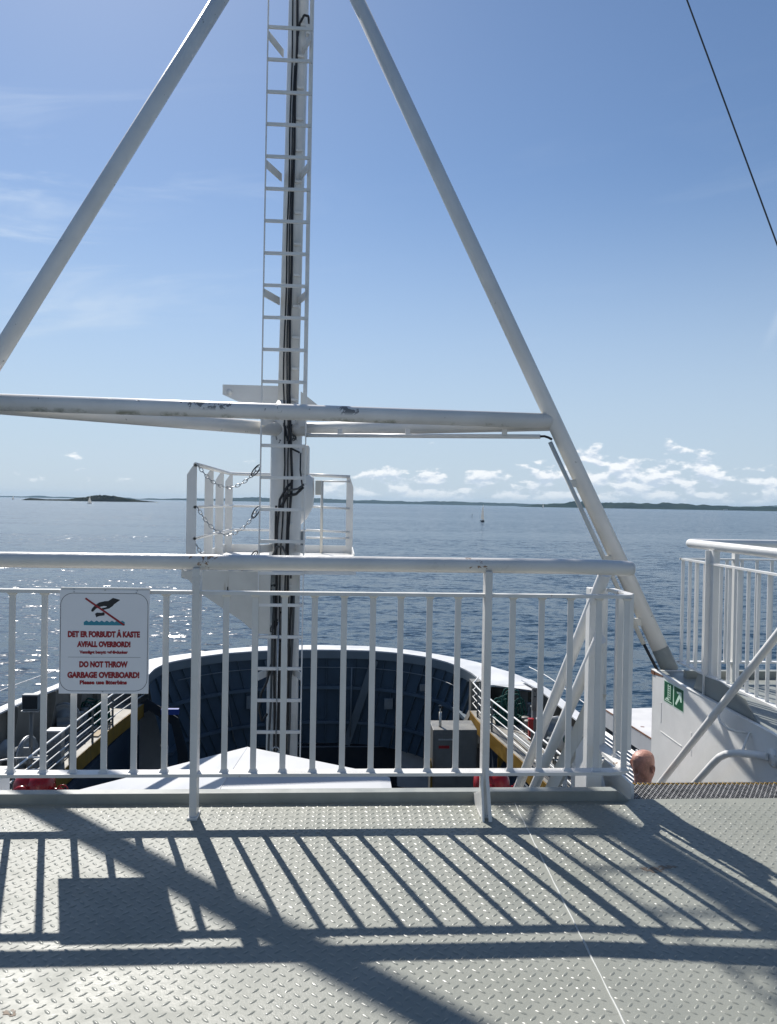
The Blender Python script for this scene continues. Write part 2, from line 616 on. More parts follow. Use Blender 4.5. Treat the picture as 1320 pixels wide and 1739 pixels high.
# ================================================================ SETTING
# ---- sea
def build_sea():
    m = MB()
    m.add([(-60000, -4000, -13), (60000, -4000, -13), (60000, 60000, -13), (-60000, 60000, -13)], [(0, 1, 2, 3)])
    struct(m.build('sea', SEA, fix=False))


build_sea()


# ---- deck with raised lozenges
KX, KS = 0.86, 0.040          # the plate right of the weld falls away a little


def dz(x, y=3.2):
    return 0.0 if x < KX else -(min(x, 2.9) - KX) * KS * min(max(3.87 - y, 0), 1.7) / 1.35


def build_deck():
    m = MB()
    xs = [-5.5, KX, 2.9, 6.5]
    xs = [-5.5, KX] + [KX + .34 * i for i in range(1, 6)] + [2.9, 6.5]
    ys = [-2.5, 2.17] + [2.17 + .17 * i for i in range(1, 10)] + [3.87]
    nx = len(xs)
    vs = [(x, y, dz(x, y)) for y in ys for x in xs]
    m.add(vs, [(j * nx + i, j * nx + i + 1, (j + 1) * nx + i + 1, (j + 1) * nx + i) for j in range(len(ys) - 1) for i in range(nx - 1)])
    # plate edge thickness
    m.add([(x, 3.87, 0) for x in xs] + [(x, 3.87, -0.25) for x in xs], [(i + nx, i + nx + 1, i + 1, i) for i in range(nx - 1)])
    v0, f0, s0 = m.v, m.f, m.sm
    # one lozenge
    n = 8
    base = []
    for k in range(n):
        a = 2 * math.pi * k / n
        ca, sa = math.cos(a), math.sin(a)
        base.append((0.0172 * ca * (1.0), 0.0066 * sa * (1 - 0.15 * abs(ca)), -0.0002))
    for k in range(n):
        x, y, _ = base[k]
        base.append((x * 0.66, y * 0.46, 0.0023))
    base = np.array(base)
    pitch = 0.0515
    c = []
    y = 0.95
    row = 0
    while y < 3.83:
        x = -3.2 + (0.5 * pitch if row % 2 else 0)
        while x < 3.6:
            if abs(x - KX - (y - 2.67) * 0.03) > 0.016:
                c.append((x, y, 45 if row % 2 else -45))
            x += pitch
        y += pitch / 2
        row += 1
    c = np.array(c)
    rng = np.random.default_rng(3)
    a = np.radians(c[:, 2] + rng.normal(0, 1.5, len(c)))
    ca, sa = np.cos(a)[:, None], np.sin(a)[:, None]
    sc = 1 + rng.normal(0, 0.03, (len(c), 1))
    X = base[None, :, 0] * ca * sc - base[None, :, 1] * sa * sc + c[:, 0:1]
    Y = base[None, :, 0] * sa * sc + base[None, :, 1] * ca * sc + c[:, 1:2]
    Zb = np.array([dz(q[0], q[1]) for q in c])[:, None]
    Z = base[None, :, 2] * (1 + rng.normal(0, 0.10, (len(c), 1))) + Zb
    V = np.stack([X, Y, Z], -1).reshape(-1, 3)
    lf = [[k, (k + 1) % n, n + (k + 1) % n, n + k] for k in range(n)]
    quads = (np.array(lf)[None] + (np.arange(len(c)) * 2 * n)[:, None, None]).reshape(-1, 4)
    top = (np.arange(n, 2 * n)[None] + (np.arange(len(c)) * 2 * n)[:, None])
    off = len(v0)
    allv = np.concatenate([np.array(v0, float), V])
    loops = [i for f in f0 for i in f]
    tot = [len(f) for f in f0]
    loops = np.concatenate([np.array(loops), (quads + off).ravel(), (top + off).ravel()]).astype(np.int32)
    tot = np.concatenate([np.array(tot), np.full(len(quads), 4), np.full(len(top), n)]).astype(np.int32)
    start = np.concatenate([[0], np.cumsum(tot)[:-1]]).astype(np.int32)
    me = bpy.data.meshes.new('deck')
    me.vertices.add(len(allv))
    me.vertices.foreach_set('co', allv.ravel())
    me.loops.add(len(loops))
    me.loops.foreach_set('vertex_index', loops)
    me.polygons.add(len(tot))
    me.polygons.foreach_set('loop_start', start)
    me.polygons.foreach_set('loop_total', tot)
    sm = np.ones(len(tot), bool)
    sm[:len(f0)] = False
    me.polygons.foreach_set('use_smooth', sm)
    me.update(calc_edges=True)
    me.validate()
    me.materials.append(DECK)
    me.materials.append(LUG)
    mi = np.ones(len(me.polygons), np.int32)
    mi[:len(f0)] = 0
    me.polygons.foreach_set('material_index', mi)
    d = bpy.data.objects.new('deck', me)
    COL.objects.link(d)
    struct(d)
    # weld bead between the two plates
    w = MB()
    pts = [(KX + (y - 2.67) * 0.03 + 0.0007 * math.sin(y * 37) + random.uniform(-.0006, .0006), y, 0.0002) for y in np.linspace(0.95, 3.83, 120)]
    w.tube(pts, [0.0038 + random.uniform(-.0009, .0009) for _ in pts], 6)
    wo = w.build('weld_seam', material('weld_paint', (0.42, 0.43, 0.405), 0.5))
    struct(wo)
    # coaming along the forward edge
    cm = MB()
    cm.cbox((-5.5, 3.845, -0.02), (1.43, 3.905, 0.052), 0.004)
    cm.prism([(1.43, -0.02), (1.56, -0.05), (1.43, 0.05)], 3.846, 3.904, 'y')
    struct(cm.build('deck_coaming', COAM))
    # wing deck on the starboard side of the stair
    wg = MB()
    wg.box((2.9, 3.871, -0.20), (8.0, 6.98, -0.001))
    wd = struct(wg.build('wing_deck', COAM))
    c2 = MB()
    c2.cbox((3.06, 6.62, -0.02), (8.0, 6.68, 0.065), 0.004)
    struct(c2.build('wing_deck_coaming', COAM))
    # deck chip marks are part of the paint; one larger bare patch by the stair
    k = MB()
    random.seed(11)
    for (cx, cy, rx, ry) in ((1.32, 3.13, 0.055, 0.022), (1.40, 3.155, 0.045, 0.014), (-0.94, 2.29, 0.018, 0.012), (-0.925, 2.28, 0.01, 0.008)):
        nn = 22
        pl = []
        for i in range(nn):
            a = 2 * math.pi * i / nn
            q = 1 + random.uniform(-.35, .25)
            x = cx + rx * q * math.cos(a)
            pl.append((x, cy + ry * q * math.sin(a), dz(x, cy + ry * q * math.sin(a)) + 0.0012))
        k.add(pl, [tuple(range(nn))])
    struct(k.build('deck_rust_patch', BARE, fix=False))


build_deck()


# ---- far land
def ridge(name, path, depth, hfun, mat, n=220, rows=7, seed=1):
    """hill range: path = list of (x, y) waterline points, hfun(t) = height"""
    rnd = np.random.default_rng(seed)
    P = np.array(path, float)
    seg = np.concatenate([[0], np.cumsum(np.hypot(*np.diff(P, axis=0).T))])
    t = np.linspace(0, 1, n)
    X = np.interp(t * seg[-1], seg, P[:, 0])
    Y = np.interp(t * seg[-1], seg, P[:, 1])
    vs, fs = [], []
    ph = rnd.uniform(0, 6.3, (6,))
    for j in range(rows):
        u = j / (rows - 1)
        for i in range(n):
            prof = math.sin(math.pi * min(u * 1.15, 1) * 0.5 if u < 0.87 else math.pi * 0.5 * (1 - (u - 0.87) / 0.13)) if j else 0
            rough = 1 + 0.10 * math.sin(t[i] * 90 + ph[0] + u * 5) + 0.07 * math.sin(t[i] * 210 + ph[1] - u * 9) + 0.12 * rnd.normal() * 0.5
            h = hfun(t[i]) * prof * rough
            vs.append((X[i], Y[i] + depth * u, -13.2 + max(0, h)))
    for j in range(rows - 1):
        for i in range(n - 1):
            a = j * n + i
            fs.append((a, a + 1, a + n + 1, a + n))
    m = MB()
    m.add(vs, fs, False)
    return struct(m.build(name, mat))


FOREST = land_material('forest_hills', (0.010, 0.020, 0.016), (0.024, 0.036, 0.026), 0.004)
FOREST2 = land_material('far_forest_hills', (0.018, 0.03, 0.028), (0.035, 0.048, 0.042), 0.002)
ROCK = land_material('island_rock_and_scrub', (0.014, 0.022, 0.012), (0.05, 0.05, 0.04), 0.03)


def bumps(*b):
    return lambda t: sum(h * math.exp(-((t - c) / w) ** 2) for c, w, h in b)


def build_land():
    # dark wooded shore to starboard
    ridge('near_shore_hills', [(1900, 7600), (3200, 7300), (4600, 6900), (6500, 6600), (8200, 6500)], 900,
          lambda t: min(1, t * 9) * (52 + 14 * math.sin(t * 9 + 1) + 6 * math.sin(t * 31) + 12 * t), FOREST, 300, seed=3)
    # paler shore farther off
    ridge('far_shore_hills', [(-4200, 13600), (-500, 13300), (3000, 12900), (7500, 12600), (14500, 12000)], 2500,
          lambda t: min(1, t * 8) * (62 + 12 * math.sin(t * 11) + 8 * math.sin(t * 37 + 1) + 60 * max(0, t - .62)), FOREST2, 320, seed=5)
    # low skerries on the port horizon
    ridge('port_horizon_land', [(-9500, 16500), (-6500, 16800), (-3800, 17000)], 1500,
          lambda t: 26 + 18 * math.sin(t * 17) * math.sin(t * 41 + 1), FOREST2, 200, seed=9)
    # rocky island
    n, rows = 150, 26
    rnd = np.random.default_rng(4)
    vs, fs = [], []
    f = bumps((0.53, 0.13, 18), (0.66, 0.12, 16), (0.42, 0.04, 4), (0.82, 0.10, 5), (0.10, 0.05, 9), (0.22, 0.07, 5), (0.32, 0.07, 4.5))
    for j in range(rows):
        v = j / (rows - 1)
        for i in range(n):
            u = i / (n - 1)
            edge = max(0.0, math.sin(math.pi * v)) ** 0.6 * min(1, u * 14, (1 - u) * 10)
            h = f(u) * edge * (1 + 0.10 * rnd.normal()) - 0.4
            vs.append((-1405 + 600 * u + 20 * math.sin(v * 9), 3470 + 90 * u + 190 * (v - .5) * (0.5 + math.sin(math.pi * u)), -13.2 + h))
    for j in range(rows - 1):
        for i in range(n - 1):
            a = j * n + i
            fs.append((a, a + 1, a + n + 1, a + n))
    m = MB()
    m.add(vs, fs, False)
    struct(m.build('rocky_island', ROCK))


build_land()

# ================================================================ FRONT RAILING
YR = 3.69


def build_rail():
    root = thing('guard_railing', 'white guard railing with round top rail and upright bars across the near deck edge', 'railing')
    # top handrail, slightly kinked at the weld line
    m = MB()
    m.tube([(-5.5, 3.70, 1.207), (-2.0, 3.70, 1.206), (1.10, 3.70, 1.206), (1.25, 3.70, 1.204), (1.40, 3.70, 1.200), (1.425, 3.70, 1.199)], [.0365] * 5 + [.033], 24)
    m.lathe([(.033, 0), (.028, .008), (.016, .013), (0, .015)], (1.425, 3.70, 1.199), (1, 0, 0), 24)
    m.build('handrail', RAILW, root)
    # flat bars, rounding the corner at the stair and returning forward
    def flat(z, w, th, xe, ret):
        c = [(-5.5, YR)] + [(-1.0, YR), (xe - .09, YR)]
        for i in range(1, 9):
            a = R(-90 + 90 * i / 8)
            c.append((xe - .09 + .09 * math.cos(a), YR + .09 + .09 * math.sin(a)))
        c.append((xe - .01, YR + ret))
        mm = MB()
        pts = c
        vs, fs = [], []
        for i, (x, y) in enumerate(pts):
            a = Vector(pts[max(i - 1, 0)])
            b = Vector(pts[min(i + 1, len(pts) - 1)])
            d = (b - a).normalized()
            nrm = Vector((-d.y, d.x))
            for sx, sz in ((-1, -1), (1, -1), (1, 1), (-1, 1)):
                vs.append((x + nrm.x * w / 2 * sx, y + nrm.y * w / 2 * sx, z + th / 2 * sz))
        for i in range(len(pts) - 1):
            for k in range(4):
                fs.append((i * 4 + k, i * 4 + (k + 1) % 4, i * 4 + 4 + (k + 1) % 4, i * 4 + 4 + k))
        fs += [(3, 2, 1, 0), tuple(len(vs) - 4 + k for k in range(4))]
        mm.add(vs, fs)
        return mm
    flat(1.063, .042, .016, 1.435, .30).build('middle_rail', RAILW, root)
    flat(0.205, .066, .015, 1.425, .42).build('bottom_rail', RAILW, root)
    # upright flat bars
    bm_ = MB()
    bm_.cbox((-.0142, -.006, .212), (.0142, .006, 1.056), .0025)
    for z0, z1 in ((.2125, .226), (1.055, 1.043)):
        a, b = [(-.023, -.014), (.023, -.014), (.023, .014), (-.023, .014)], [(-.0144, -.0062), (.0144, -.0062), (.0144, .0062), (-.0144, .0062)]
        bm_.add([(x, y, z0) for x, y in a] + [(x, y, z1) for x, y in b], [(0, 1, 5, 4), (1, 2, 6, 5), (2, 3, 7, 6), (3, 0, 4, 7)])
    proto = None
    xs = [-1.52 - .141 * k for k in range(1, 14)] + [-1.52, -1.373, -1.236, -1.095, -.957, -.815, -.535, -.399, -.26, -.118, .022, .160, .293, .432, .570, .837, .979, 1.121, 1.262, 1.400]
    for x in xs:
        if min(abs(x + .673), abs(x - .712), abs(x + 2.05), abs(x + 3.43)) < .05:
            continue
        if proto is None:
            proto = bm_.build('baluster', RAILW, root)
            proto.location = (x, YR, 0)
        else:
            copy_part(proto, root, (x, YR, 0))
    for x, y in ((1.430, 3.79), (1.428, 3.90)):
        copy_part(proto, root, (x, y, 0)).rotation_euler = (0, 0, R(80))
    # posts: flat bar on edge, foot plate on the deck, small weld collar
    for i, x in enumerate((-3.44, -2.06, -.673, .712)):
        p = MB()
        p.cbox((x - .017, 3.655, 0.0), (x + .017, 3.725, 1.18), .003)
        p.cbox((x - .024, 3.640, -.002), (x + .024, 3.74, .012), .003)
        if i == 3:
            # raking stay on the deck side of this post
            p.bar((x + .004, 3.66, .235), (x + .016, 3.60, .0), .016, .012, (0, 1, 0))
            p.prism([(3.60, 0), (3.84, 0), (3.84, .05), (3.72, .10), (3.655, .20)], x - .022, x - .012, 'x')
        p.build('post', RAILW, root)
    return root


build_rail()


# ---- prohibition sign
def text_mesh(body, size, width, bold=0.0):
    cu = bpy.data.curves.new('lettering', 'FONT')
    cu.body = body
    cu.size = size
    cu.align_x = 'CENTER'
    cu.offset = bold
    cu.extrude = 0.0004
    cu.resolution_u = 3
    ob = bpy.data.objects.new('lettering', cu)
    COL.objects.link(ob)
    bpy.context.view_layer.update()
    me = bpy.data.meshes.new_from_object(ob.evaluated_get(bpy.context.evaluated_depsgraph_get()))
    bpy.data.objects.remove(ob)
    xs = [v.co.x for v in me.vertices]
    w0 = max(xs) - min(xs)
    cx = (max(xs) + min(xs)) / 2
    k = width / w0
    for v in me.vertices:
        x, y, z = v.co
        v.co = ((x - cx) * k, -z, y)
    return me


def build_sign():
    YS = 3.655
    root = thing('prohibition_sign', 'white no-garbage-overboard notice with red lettering fixed to the railing bars', 'sign')
    q = 0.00279 / 7.333
    cx, cz = -1.089, 0.832            # panel centre; panel is 0.407 x 0.482
    def L(zx, zz):
        return (cx + (zx - 652) * q, cz - (zz - 752) * q)
    m = MB()
    m.cbox((cx - .2045, YS, cz - .241), (cx + .2045, YS + .004, cz + .241), .0012)
    m.build('panel', SIGNW, root)
    hg = MB()
    hg.box((cx - .200, YS + .001, cz + .2385), (cx + .205, YS + .012, cz + .252))
    hg.build('top_clamp', RAILW, root)
    # thin rounded border line
    b = MB()
    x0, z0 = L(128, 1352)
    x1, z1 = L(1172, 158)
    r = .055
    pts = []
    for (ax, az, a0) in ((x1 - r, z1 - r, 0), (x0 + r, z1 - r, 90), (x0 + r, z0 + r, 180), (x1 - r, z0 + r, 270)):
        for i in range(9):
            a = R(a0 + 90 * i / 8)
            pts.append((ax + r * math.cos(a), az + r * math.sin(a), math.cos(a), math.sin(a)))
    n = len(pts)
    wl = .0010
    vs = [(x - nx * wl, YS - .0006, z - nz * wl) for x, z, nx, nz in pts] + [(x + nx * wl, YS - .0006, z + nz * wl) for x, z, nx, nz in pts]
    b.add(vs, [(i, (i + 1) % n, n + (i + 1) % n, n + i) for i in range(n)])
    b.build('border_line', BLACKP, root, fix=False)
    def flat(name, poly, mat, d=.0006):
        p = MB()
        p.prism([L(*pt) for pt in poly], YS - d, YS - d + .0004, 'y')
        return p.build(name, mat, root)
    # throwing hand
    flat('hand_symbol', [(490, 372), (500, 345), (535, 305), (585, 270), (650, 253), (695, 250), (750, 212), (838, 236), (765, 290), (748, 312),
                         (705, 342), (640, 358), (610, 350), (620, 338), (668, 328), (680, 316), (640, 312), (590, 325), (550, 345), (515, 382), (500, 382)], BLACKP)
    flat('litter_symbol', [(538, 408), (560, 394), (610, 396), (640, 388), (655, 404), (648, 428), (600, 434), (575, 440), (552, 452), (548, 434)], BLACKP)
    wv = [(405, 548)]
    wv += [(895, 548), (895, 520)]
    for i in range(32, -1, -1):
        wv.append((405 + 490 * i / 32, 500 + 10 * math.cos(i * math.pi / 2 * 1.0)))
    flat('water_symbol', wv, TEAL)
    flat('slash_bar', [(428, 211), (414, 228), (880, 553), (900, 538)], TXT, .0012)
    for body, y, h, w, bold in (('DET ER FORBUDT \u00c5 KASTE', 690, 66, 862, .0022), ('AVFALL OVERBORD!', 810, 62, 640, .0022), ('Vennligst benytt avfallsdunker', 893, 34, 580, .0011),
                                ('DO NOT THROW', 1058, 66, 580, .0022), ('GARBAGE OVERBOARD!', 1188, 66, 862, .0022), ('Please use litterbins', 1268, 44, 565, .0014)):
        me = text_mesh(body, h * q / 0.70, w * q, bold)
        me.materials.append(TXT)
        o = bpy.data.objects.new('lettering', me)
        COL.objects.link(o)
        o.parent = root
        x, z = L(648, y)
        o.location = (x, YS - .0008, z)
    dv = MB()
    a, c = L(222, 940), L(1090, 936)
    dv.box((a[0], YS - .0006, a[1]), (c[0], YS - .0002, a[1] + .0011))
    dv.build('divider_line', BLACKP, root)
    for zx, zz in ((285, 140), (1030, 148), (640, 1358), (285, 112), (655, 118), (1040, 122)):
        s = MB()
        x, z = L(zx, zz)
        s.lathe([(0.0036, 0), (.0034, .0012), (0.002, .002), (0, .0022)], (x, YS, z), (0, -1, 0), 10)
        s.build('screw', STEEL, root)
    return rebase(root, (cx, YS, cz - .241))


build_sign()

# ================================================================ MAST GANTRY
APEX = Vector((-.60, 8.66, 8.45))
LEGR = Vector((3.10, 7.06, -.01))
LEGL = Vector((-4.66, 6.41, -.6))
APEXL = Vector((-.397, 8.045, 8.2))


def build_gantry():
    root = thing('mast_gantry', 'white A-shaped tube gantry with paint-flaked crossbar leaning on the mast', 'gantry')
    m = MB()
    m.tube([LEGR, LEGR.lerp(APEX, .5), APEX], .076, 28)
    m.build('leg', LEGW, root)
    s = MB()
    s.lathe([(.0785, 0), (.0785, .22), (.077, .225)], LEGR - (APEX - LEGR).normalized() * .02, APEX - LEGR, 28)
    s.build('grey_foot', COAM, root)
    m = MB()
    m.tube([LEGL, LEGL.lerp(APEXL, .5), APEXL], .076, 28)
    m.build('leg', LEGW, root)
    t = .278
    b = Vector((2.065, 7.508, 2.335))
    a = Vector((-3.235, 6.955, 2.325))
    m = MB()
    m.tube([a, a.lerp(b, .5), b], .0745, 28)
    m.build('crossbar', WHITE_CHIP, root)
    # braces from the crossbar ends in to the mast
    for e in (a, b):
        m = MB()
        m.tube([e + Vector((0, .02, -.02)), Vector((-.63, 8.72, 2.30))], .075, 24)
        m.build('brace', LEGW, root)
    # cable conduit under the starboard brace, then down the leg
    m = MB()
    m.tube([(-.40, 8.42, 2.22), (1.93, 7.46, 2.175)], .022, 16)
    for t in (.16, .46, .86):
        p = Vector((-.40, 8.42, 2.22)).lerp(Vector((1.93, 7.46, 2.175)), t)
        m.bar(p, p + Vector((0, 0, .07)), .05, .03, (0, 1, 0))
    m.build('conduit', WHITE, root)
    k = MB()
    k.tube([(1.92, 7.462, 2.176), (1.965, 7.44, 2.178), (2.00, 7.42, 2.165), (2.03, 7.40, 2.145)], .012, 10)
    k.build('cable', CABLE, root)
    d = (APEX - LEGR).normalized()
    side = Vector((-.15, -.04, 0))
    def onleg(z):
        return LEGR + d * ((z - LEGR.z) / d.z)
    p0, p1 = onleg(.22) + side, onleg(2.12) + side
    m = MB()
    m.tube([p0, p1], .021, 14)
    for z in (1.72, 1.00, .42):
        q = onleg(z)
        m.bar(q + side, q + side * .3, .03, .07)
    m.build('conduit', OFFWHITE, root)
    k = MB()
    k.tube([p0, onleg(.10) + side * .95, onleg(-.02) + side * .9, onleg(-.16) + side * .9], .014, 10)
    k.build('cable', CABLE, root)
    return root


build_gantry()


def build_mast():
    MX, MY = -.63, 8.78
    root = thing('signal_mast', 'tall white steel mast with ladder, black cables and side platform', 'mast')
    m = MB()
    m.tube([(MX, MY, -4.0), (MX, MY, 2.50), (MX + .01, MY, 2.62)], [.178, .176, .120], 28)
    m.build('lower_tube', MASTLOW, root)
    m = MB()
    m.tube([(MX + .012, MY, 2.6), (MX + .045, MY, 5.5), (MX + .07, MY, 8.0), (MX + .08, MY, 10.2)], [.117, .114, .112, .11], 24)
    m.build('upper_tube', WHITE, root)
    # ---- ladder
    LY = 8.40
    lad = MB()
    for x in (-.878, -.398):
        lad.bar((x - .008, LY, -3.0), (x + .016, LY, 9.2), .012, .05, (0, 1, 0))
    lad = lad.build('ladder', WHITE, root)
    st = MB()
    st.bar((-.425, LY + .16, 2.4), (-.412, LY + .16, 9.2), .03, .03, (0, 1, 0))
    st.build('cable_tray', WHITE, root)
    ru = MB()
    ru.cbox((-.236, -.011, -.018), (.236, .011, .018), .004)
    proto = None
    z = 6.575 - .3444 * 27
    k = 0
    while z < 9.2:
        loc = (-.638 + .001 * (z - 1) * 2, LY, z)
        if proto is None:
            proto = ru.build('rung', WHITE, lad)
            proto.location = loc
        else:
            copy_part(proto, lad, loc)
        z += .3444
    for z in (7.87, 6.50, 5.12, 3.74, 2.36, .98, -.40, -1.75):
        for x in (-.87, -.405):
            br = MB()
            br.bar((x, LY, z), (MX + (.1 if x > MX else -.1), MY - .03, z), .012, .085)
            br.build('standoff_bracket', WHITE, lad)
    # ---- cables down the after face
    def cable(pts, r, mat=CABLE):
        c = MB()
        fine = []
        for i in range(len(pts) - 1):
            for j in range(6):
                t = j / 6
                p = Vector(pts[i]).lerp(Vector(pts[i + 1]), t)
                fine.append((p.x + .004 * math.sin(p.z * 5 + r * 900), p.y + .003 * math.sin(p.z * 7 + r * 500), p.z))
        fine.append(pts[-1])
        c.tube(fine, r, 8)
        c.build('cable', mat, root)
    yu, yl = MY - .135, MY - .20
    cable([(-.615, yu, 9.5), (-.625, yu, 6.6), (-.640, yu, 5.0), (-.655, yu, 3.6), (-.665, yu, 2.8), (-.640, yl, 2.3), (-.625, yl, 1.9), (-.66, yl, 1.0), (-.665, yl, -.5), (-.67, yl, -2.6)], .0085)
    cable([(-.565, yu, 9.5), (-.575, yu, 6.6), (-.590, yu, 5.2), (-.600, yu, 3.6), (-.600, yu, 2.7), (-.565, yl, 2.2), (-.550, yl, 1.75), (-.580, yl, 1.2), (-.575, yl, .2), (-.60, yl, -1.0), (-.59, yl, -2.6)], .014)
    cable([(-.595, yu - .02, 6.3), (-.615, yu - .02, 5.0), (-.625, yu - .02, 3.4), (-.625, yu - .02, 2.7), (-.590, yl - .02, 2.2), (-.60, yl - .02, .8), (-.62, yl - .02, -.8), (-.61, yl - .02, -2.6)], .008)
    cable([(-.560, yl, 1.70), (-.60, yl - .03, 1.66), (-.68, yl - .02, 1.52), (-.705, yl, 1.2), (-.70, yl, .6), (-.71, yl, .0), (-.70, yl, -1.2), (-.71, yl, -2.6)], .014)
    cable([(-.715, yl, 1.45), (-.72, yl, .9), (-.73, yl, .70)], .012)
    cable([(-.79, yl + .05, .62), (-.77, yl, .85), (-.70, yl - .03, 1.0), (-.64, yl - .03, 1.0), (-.57, yl - .02, .86), (-.545, yl, .65)], .012, CABLEG)
    cable([(-.655, yu, 2.45), (-.62, yl, 2.22), (-.56, yl - .02, 2.08), (-.47, yl + .02, 2.04)], .011)
    cable([(-.46, yl + .1, 2.04), (-.455, yl, 1.85), (-.43, yl, 1.66)], .009)
    cable([(-.42, yl, 1.66), (-.50, yl - .02, 1.58), (-.60, yl - .02, 1.56), (-.67, yl, 1.42)], .016)
    cable([(-.40, yl, 1.70), (-.48, yl - .03, 1.64), (-.58, yl - .03, 1.62), (-.64, yl, 1.52)], .012, CABLEG)
    for i, x in enumerate((-.745, -.645, -.625, -.555, -.53)):
        cable([(x + .02, yl, .5), (x + .005, yl - .01, -.4), (x - .012, yl, -1.2), (x - .01, yl, -2.6)], .0125 + .002 * (i % 3), CABLE if i % 2 else CABLEG)
    cable([(-.74, yl, -.30), (-.79, yl - .01, -.50), (-.85, yl - .02, -.62), (-.875, yl - .02, -.80), (-.84, yl - .02, -.93), (-.78, yl, -.85)], .013)
    # cable clips
    for z in np.arange(-2.2, 8.8, .345):
        if 2.2 < z < 2.6:
            continue
        y = yu if z > 2.5 else yl + .015
        x = (-.575 if z > 2.5 else -.60) + .02 * (z - 3) / 6
        c = MB()
        c.box((x, y - .004, z - .012), (x + .075, y + .03, z + .012))
        c.build('cable_clip', WHITE, root)
    # small lamp bracket near the top, cable looping to it
    cable([(-.575, yu, 6.62), (-.55, yu, 6.78), (-.50, yu - .02, 6.86), (-.455, yu - .02, 6.85), (-.445, yu, 6.76)], .013)
    l = MB()
    l.cbox((-.475, yu - .02, 6.66), (-.435, yu + .05, 6.77), .006)
    l.build('lamp_bracket', WHITE, root)
    # ---- rope and shackle hanging low on the ladder
    rp = MB()
    rp.tube([(-.655, LY - .03, .2), (-.66, LY - .03, -.5), (-.665, LY - .03, -1.15)], .007, 6)
    rp.tube(arc((-.665, LY - .03, -1.19), .035, 0, 350, 14, 0, 2), .008, 6)
    rp.tube([(-.665, LY - .03, -1.23), (-.675, LY - .03, -1.75)], .011, 6)
    rp.build('halyard', STEEL, root)
    # ---- lantern arm above the crossbar
    ar = MB()
    ar.prism([(-1.40, 2.845), (-1.40, 2.73), (-1.10, 2.60), (-.70, 2.60), (-.70, 2.845)], 9.10, 9.12, 'y')
    ar.box((-1.40, 9.121, 2.825), (-.55, 9.40, 2.845))
    ar.prism([(-.50, 2.80), (-.20, 2.57), (-.50, 2.57)], 9.18, 9.20, 'y')
    ar.lathe([(.035, 0), (.035, .012), (.0, .013)], (-1.32, 9.10, 2.76), (0, -1, 0), 14)
    ar.build('lantern_arm', WHITE, root)
    # ---- horn housing on the starboard side
    h = MB()
    prof = [(1.80, .02), (1.805, .30), (1.78, .34), (1.60, .345), (1.45, .335), (1.30, .26), (1.20, .16), (1.17, .03)]
    rows = []
    nseg = 14
    vs = []
    for (z, w) in prof:
        for j in range(nseg + 1):
            a = math.pi * (j / nseg)
            vs.append((-.66 + w * math.sin(a) ** .7, 9.02 - .24 * math.cos(a), z))
    fs = [(i * (nseg + 1) + j, i * (nseg + 1) + j + 1, (i + 1) * (nseg + 1) + j + 1, (i + 1) * (nseg + 1) + j) for i in range(len(prof) - 1) for j in range(nseg)]
    h.add(vs, fs, True)
    h.add([vs[j] for j in range(nseg + 1)], [tuple(range(nseg + 1))])
    h.build('horn_housing', WHITE, root, auto=R(50))
    h2 = MB()
    h2.cbox((-.50, 8.86, 1.80), (-.375, 9.02, 2.15), .03)
    h2.build('cable_box', WHITE, root)
    h3 = MB()
    h3.cbox((-.305, 9.0, 1.58), (-.235, 9.12, 1.75), .008)
    h3.build('junction_box', OFFWHITE, root)
    h4 = MB()
    h4.box((-.49, 8.80, 1.0), (-.41, 8.9, 1.16))
    h4.build('junction_box', GREYP, root)
    # ---- lookout platform
    X0, X1, Y0, Y1, ZF = -1.665, .17, 8.42, 11.25, .76
    pf = MB()
    pf.box((X0, Y0, ZF - .05), (X1, Y1, ZF))
    pf = pf.build('platform', WHITE, root)
    g = MB()
    g.prism([(-1.70, .76), (-1.70, .66), (-1.62, .64), (-1.50, .50), (-1.05, .20), (-.90, .07), (-.75, .06), (-.75, .74), (-1.66, .74)], Y0 - .03, Y0 - .015, 'y')
    g.build('bracket_plate', OFFWHITE, pf)
    g = MB()
    g.prism([(-1.50, .50), (-1.05, .20), (-.90, .07), (-.75, .06), (-.75, .70), (-1.60, .70)], 9.1, 9.115, 'y')
    g.build('bracket_plate', OFFWHITE, pf)
    yk = MB()
    zc, xc = .535, -1.205
    for a in (90, 215, 325):
        yk.bar((xc, Y0 - .034, zc), (xc + .035 * math.cos(R(a)), Y0 - .034, zc + .035 * math.sin(R(a))), .012, .006, (0, 1, 0))
    yk.build('black_hook', CABLE, pf)
    tb = MB()
    tb.box((X0, Y1 - .012, ZF), (X1, Y1, ZF + .11))
    tb.box((X0, Y0 + .5, ZF), (X0 + .012, Y1 - .013, ZF + .11))
    tb.box((X1 - .012, Y0 + 1.0, ZF), (X1, Y1 - .013, ZF + .11))
    tb.build('toe_board', WHITE, pf)
    for y in (Y0 + .02, 9.53, 10.35, 11.20):
        p = MB()
        p.prism([(X0, ZF - .1), (X0 + .105, ZF - .1), (X0 + .105, 1.87), (X0 + .09, 1.89), (X0 + .055, 1.855), (X0, 1.77)], y, y + .012, 'y')
        p.build('rail_post', WHITE, pf)
    for y in (11.20,):
        p = MB()
        p.prism([(X1 - .10, ZF), (X1, ZF), (X1, 1.72), (X1 - .05, 1.86), (X1 - .10, 1.86)], y, y + .012, 'y')
        p.build('rail_post', WHITE, pf)
    p = MB()
    p.tube([(-.28, 11.15, ZF), (-.28, 11.15, 1.80)], .02, 8)
    p.build('rail_post', OFFWHITE, pf)
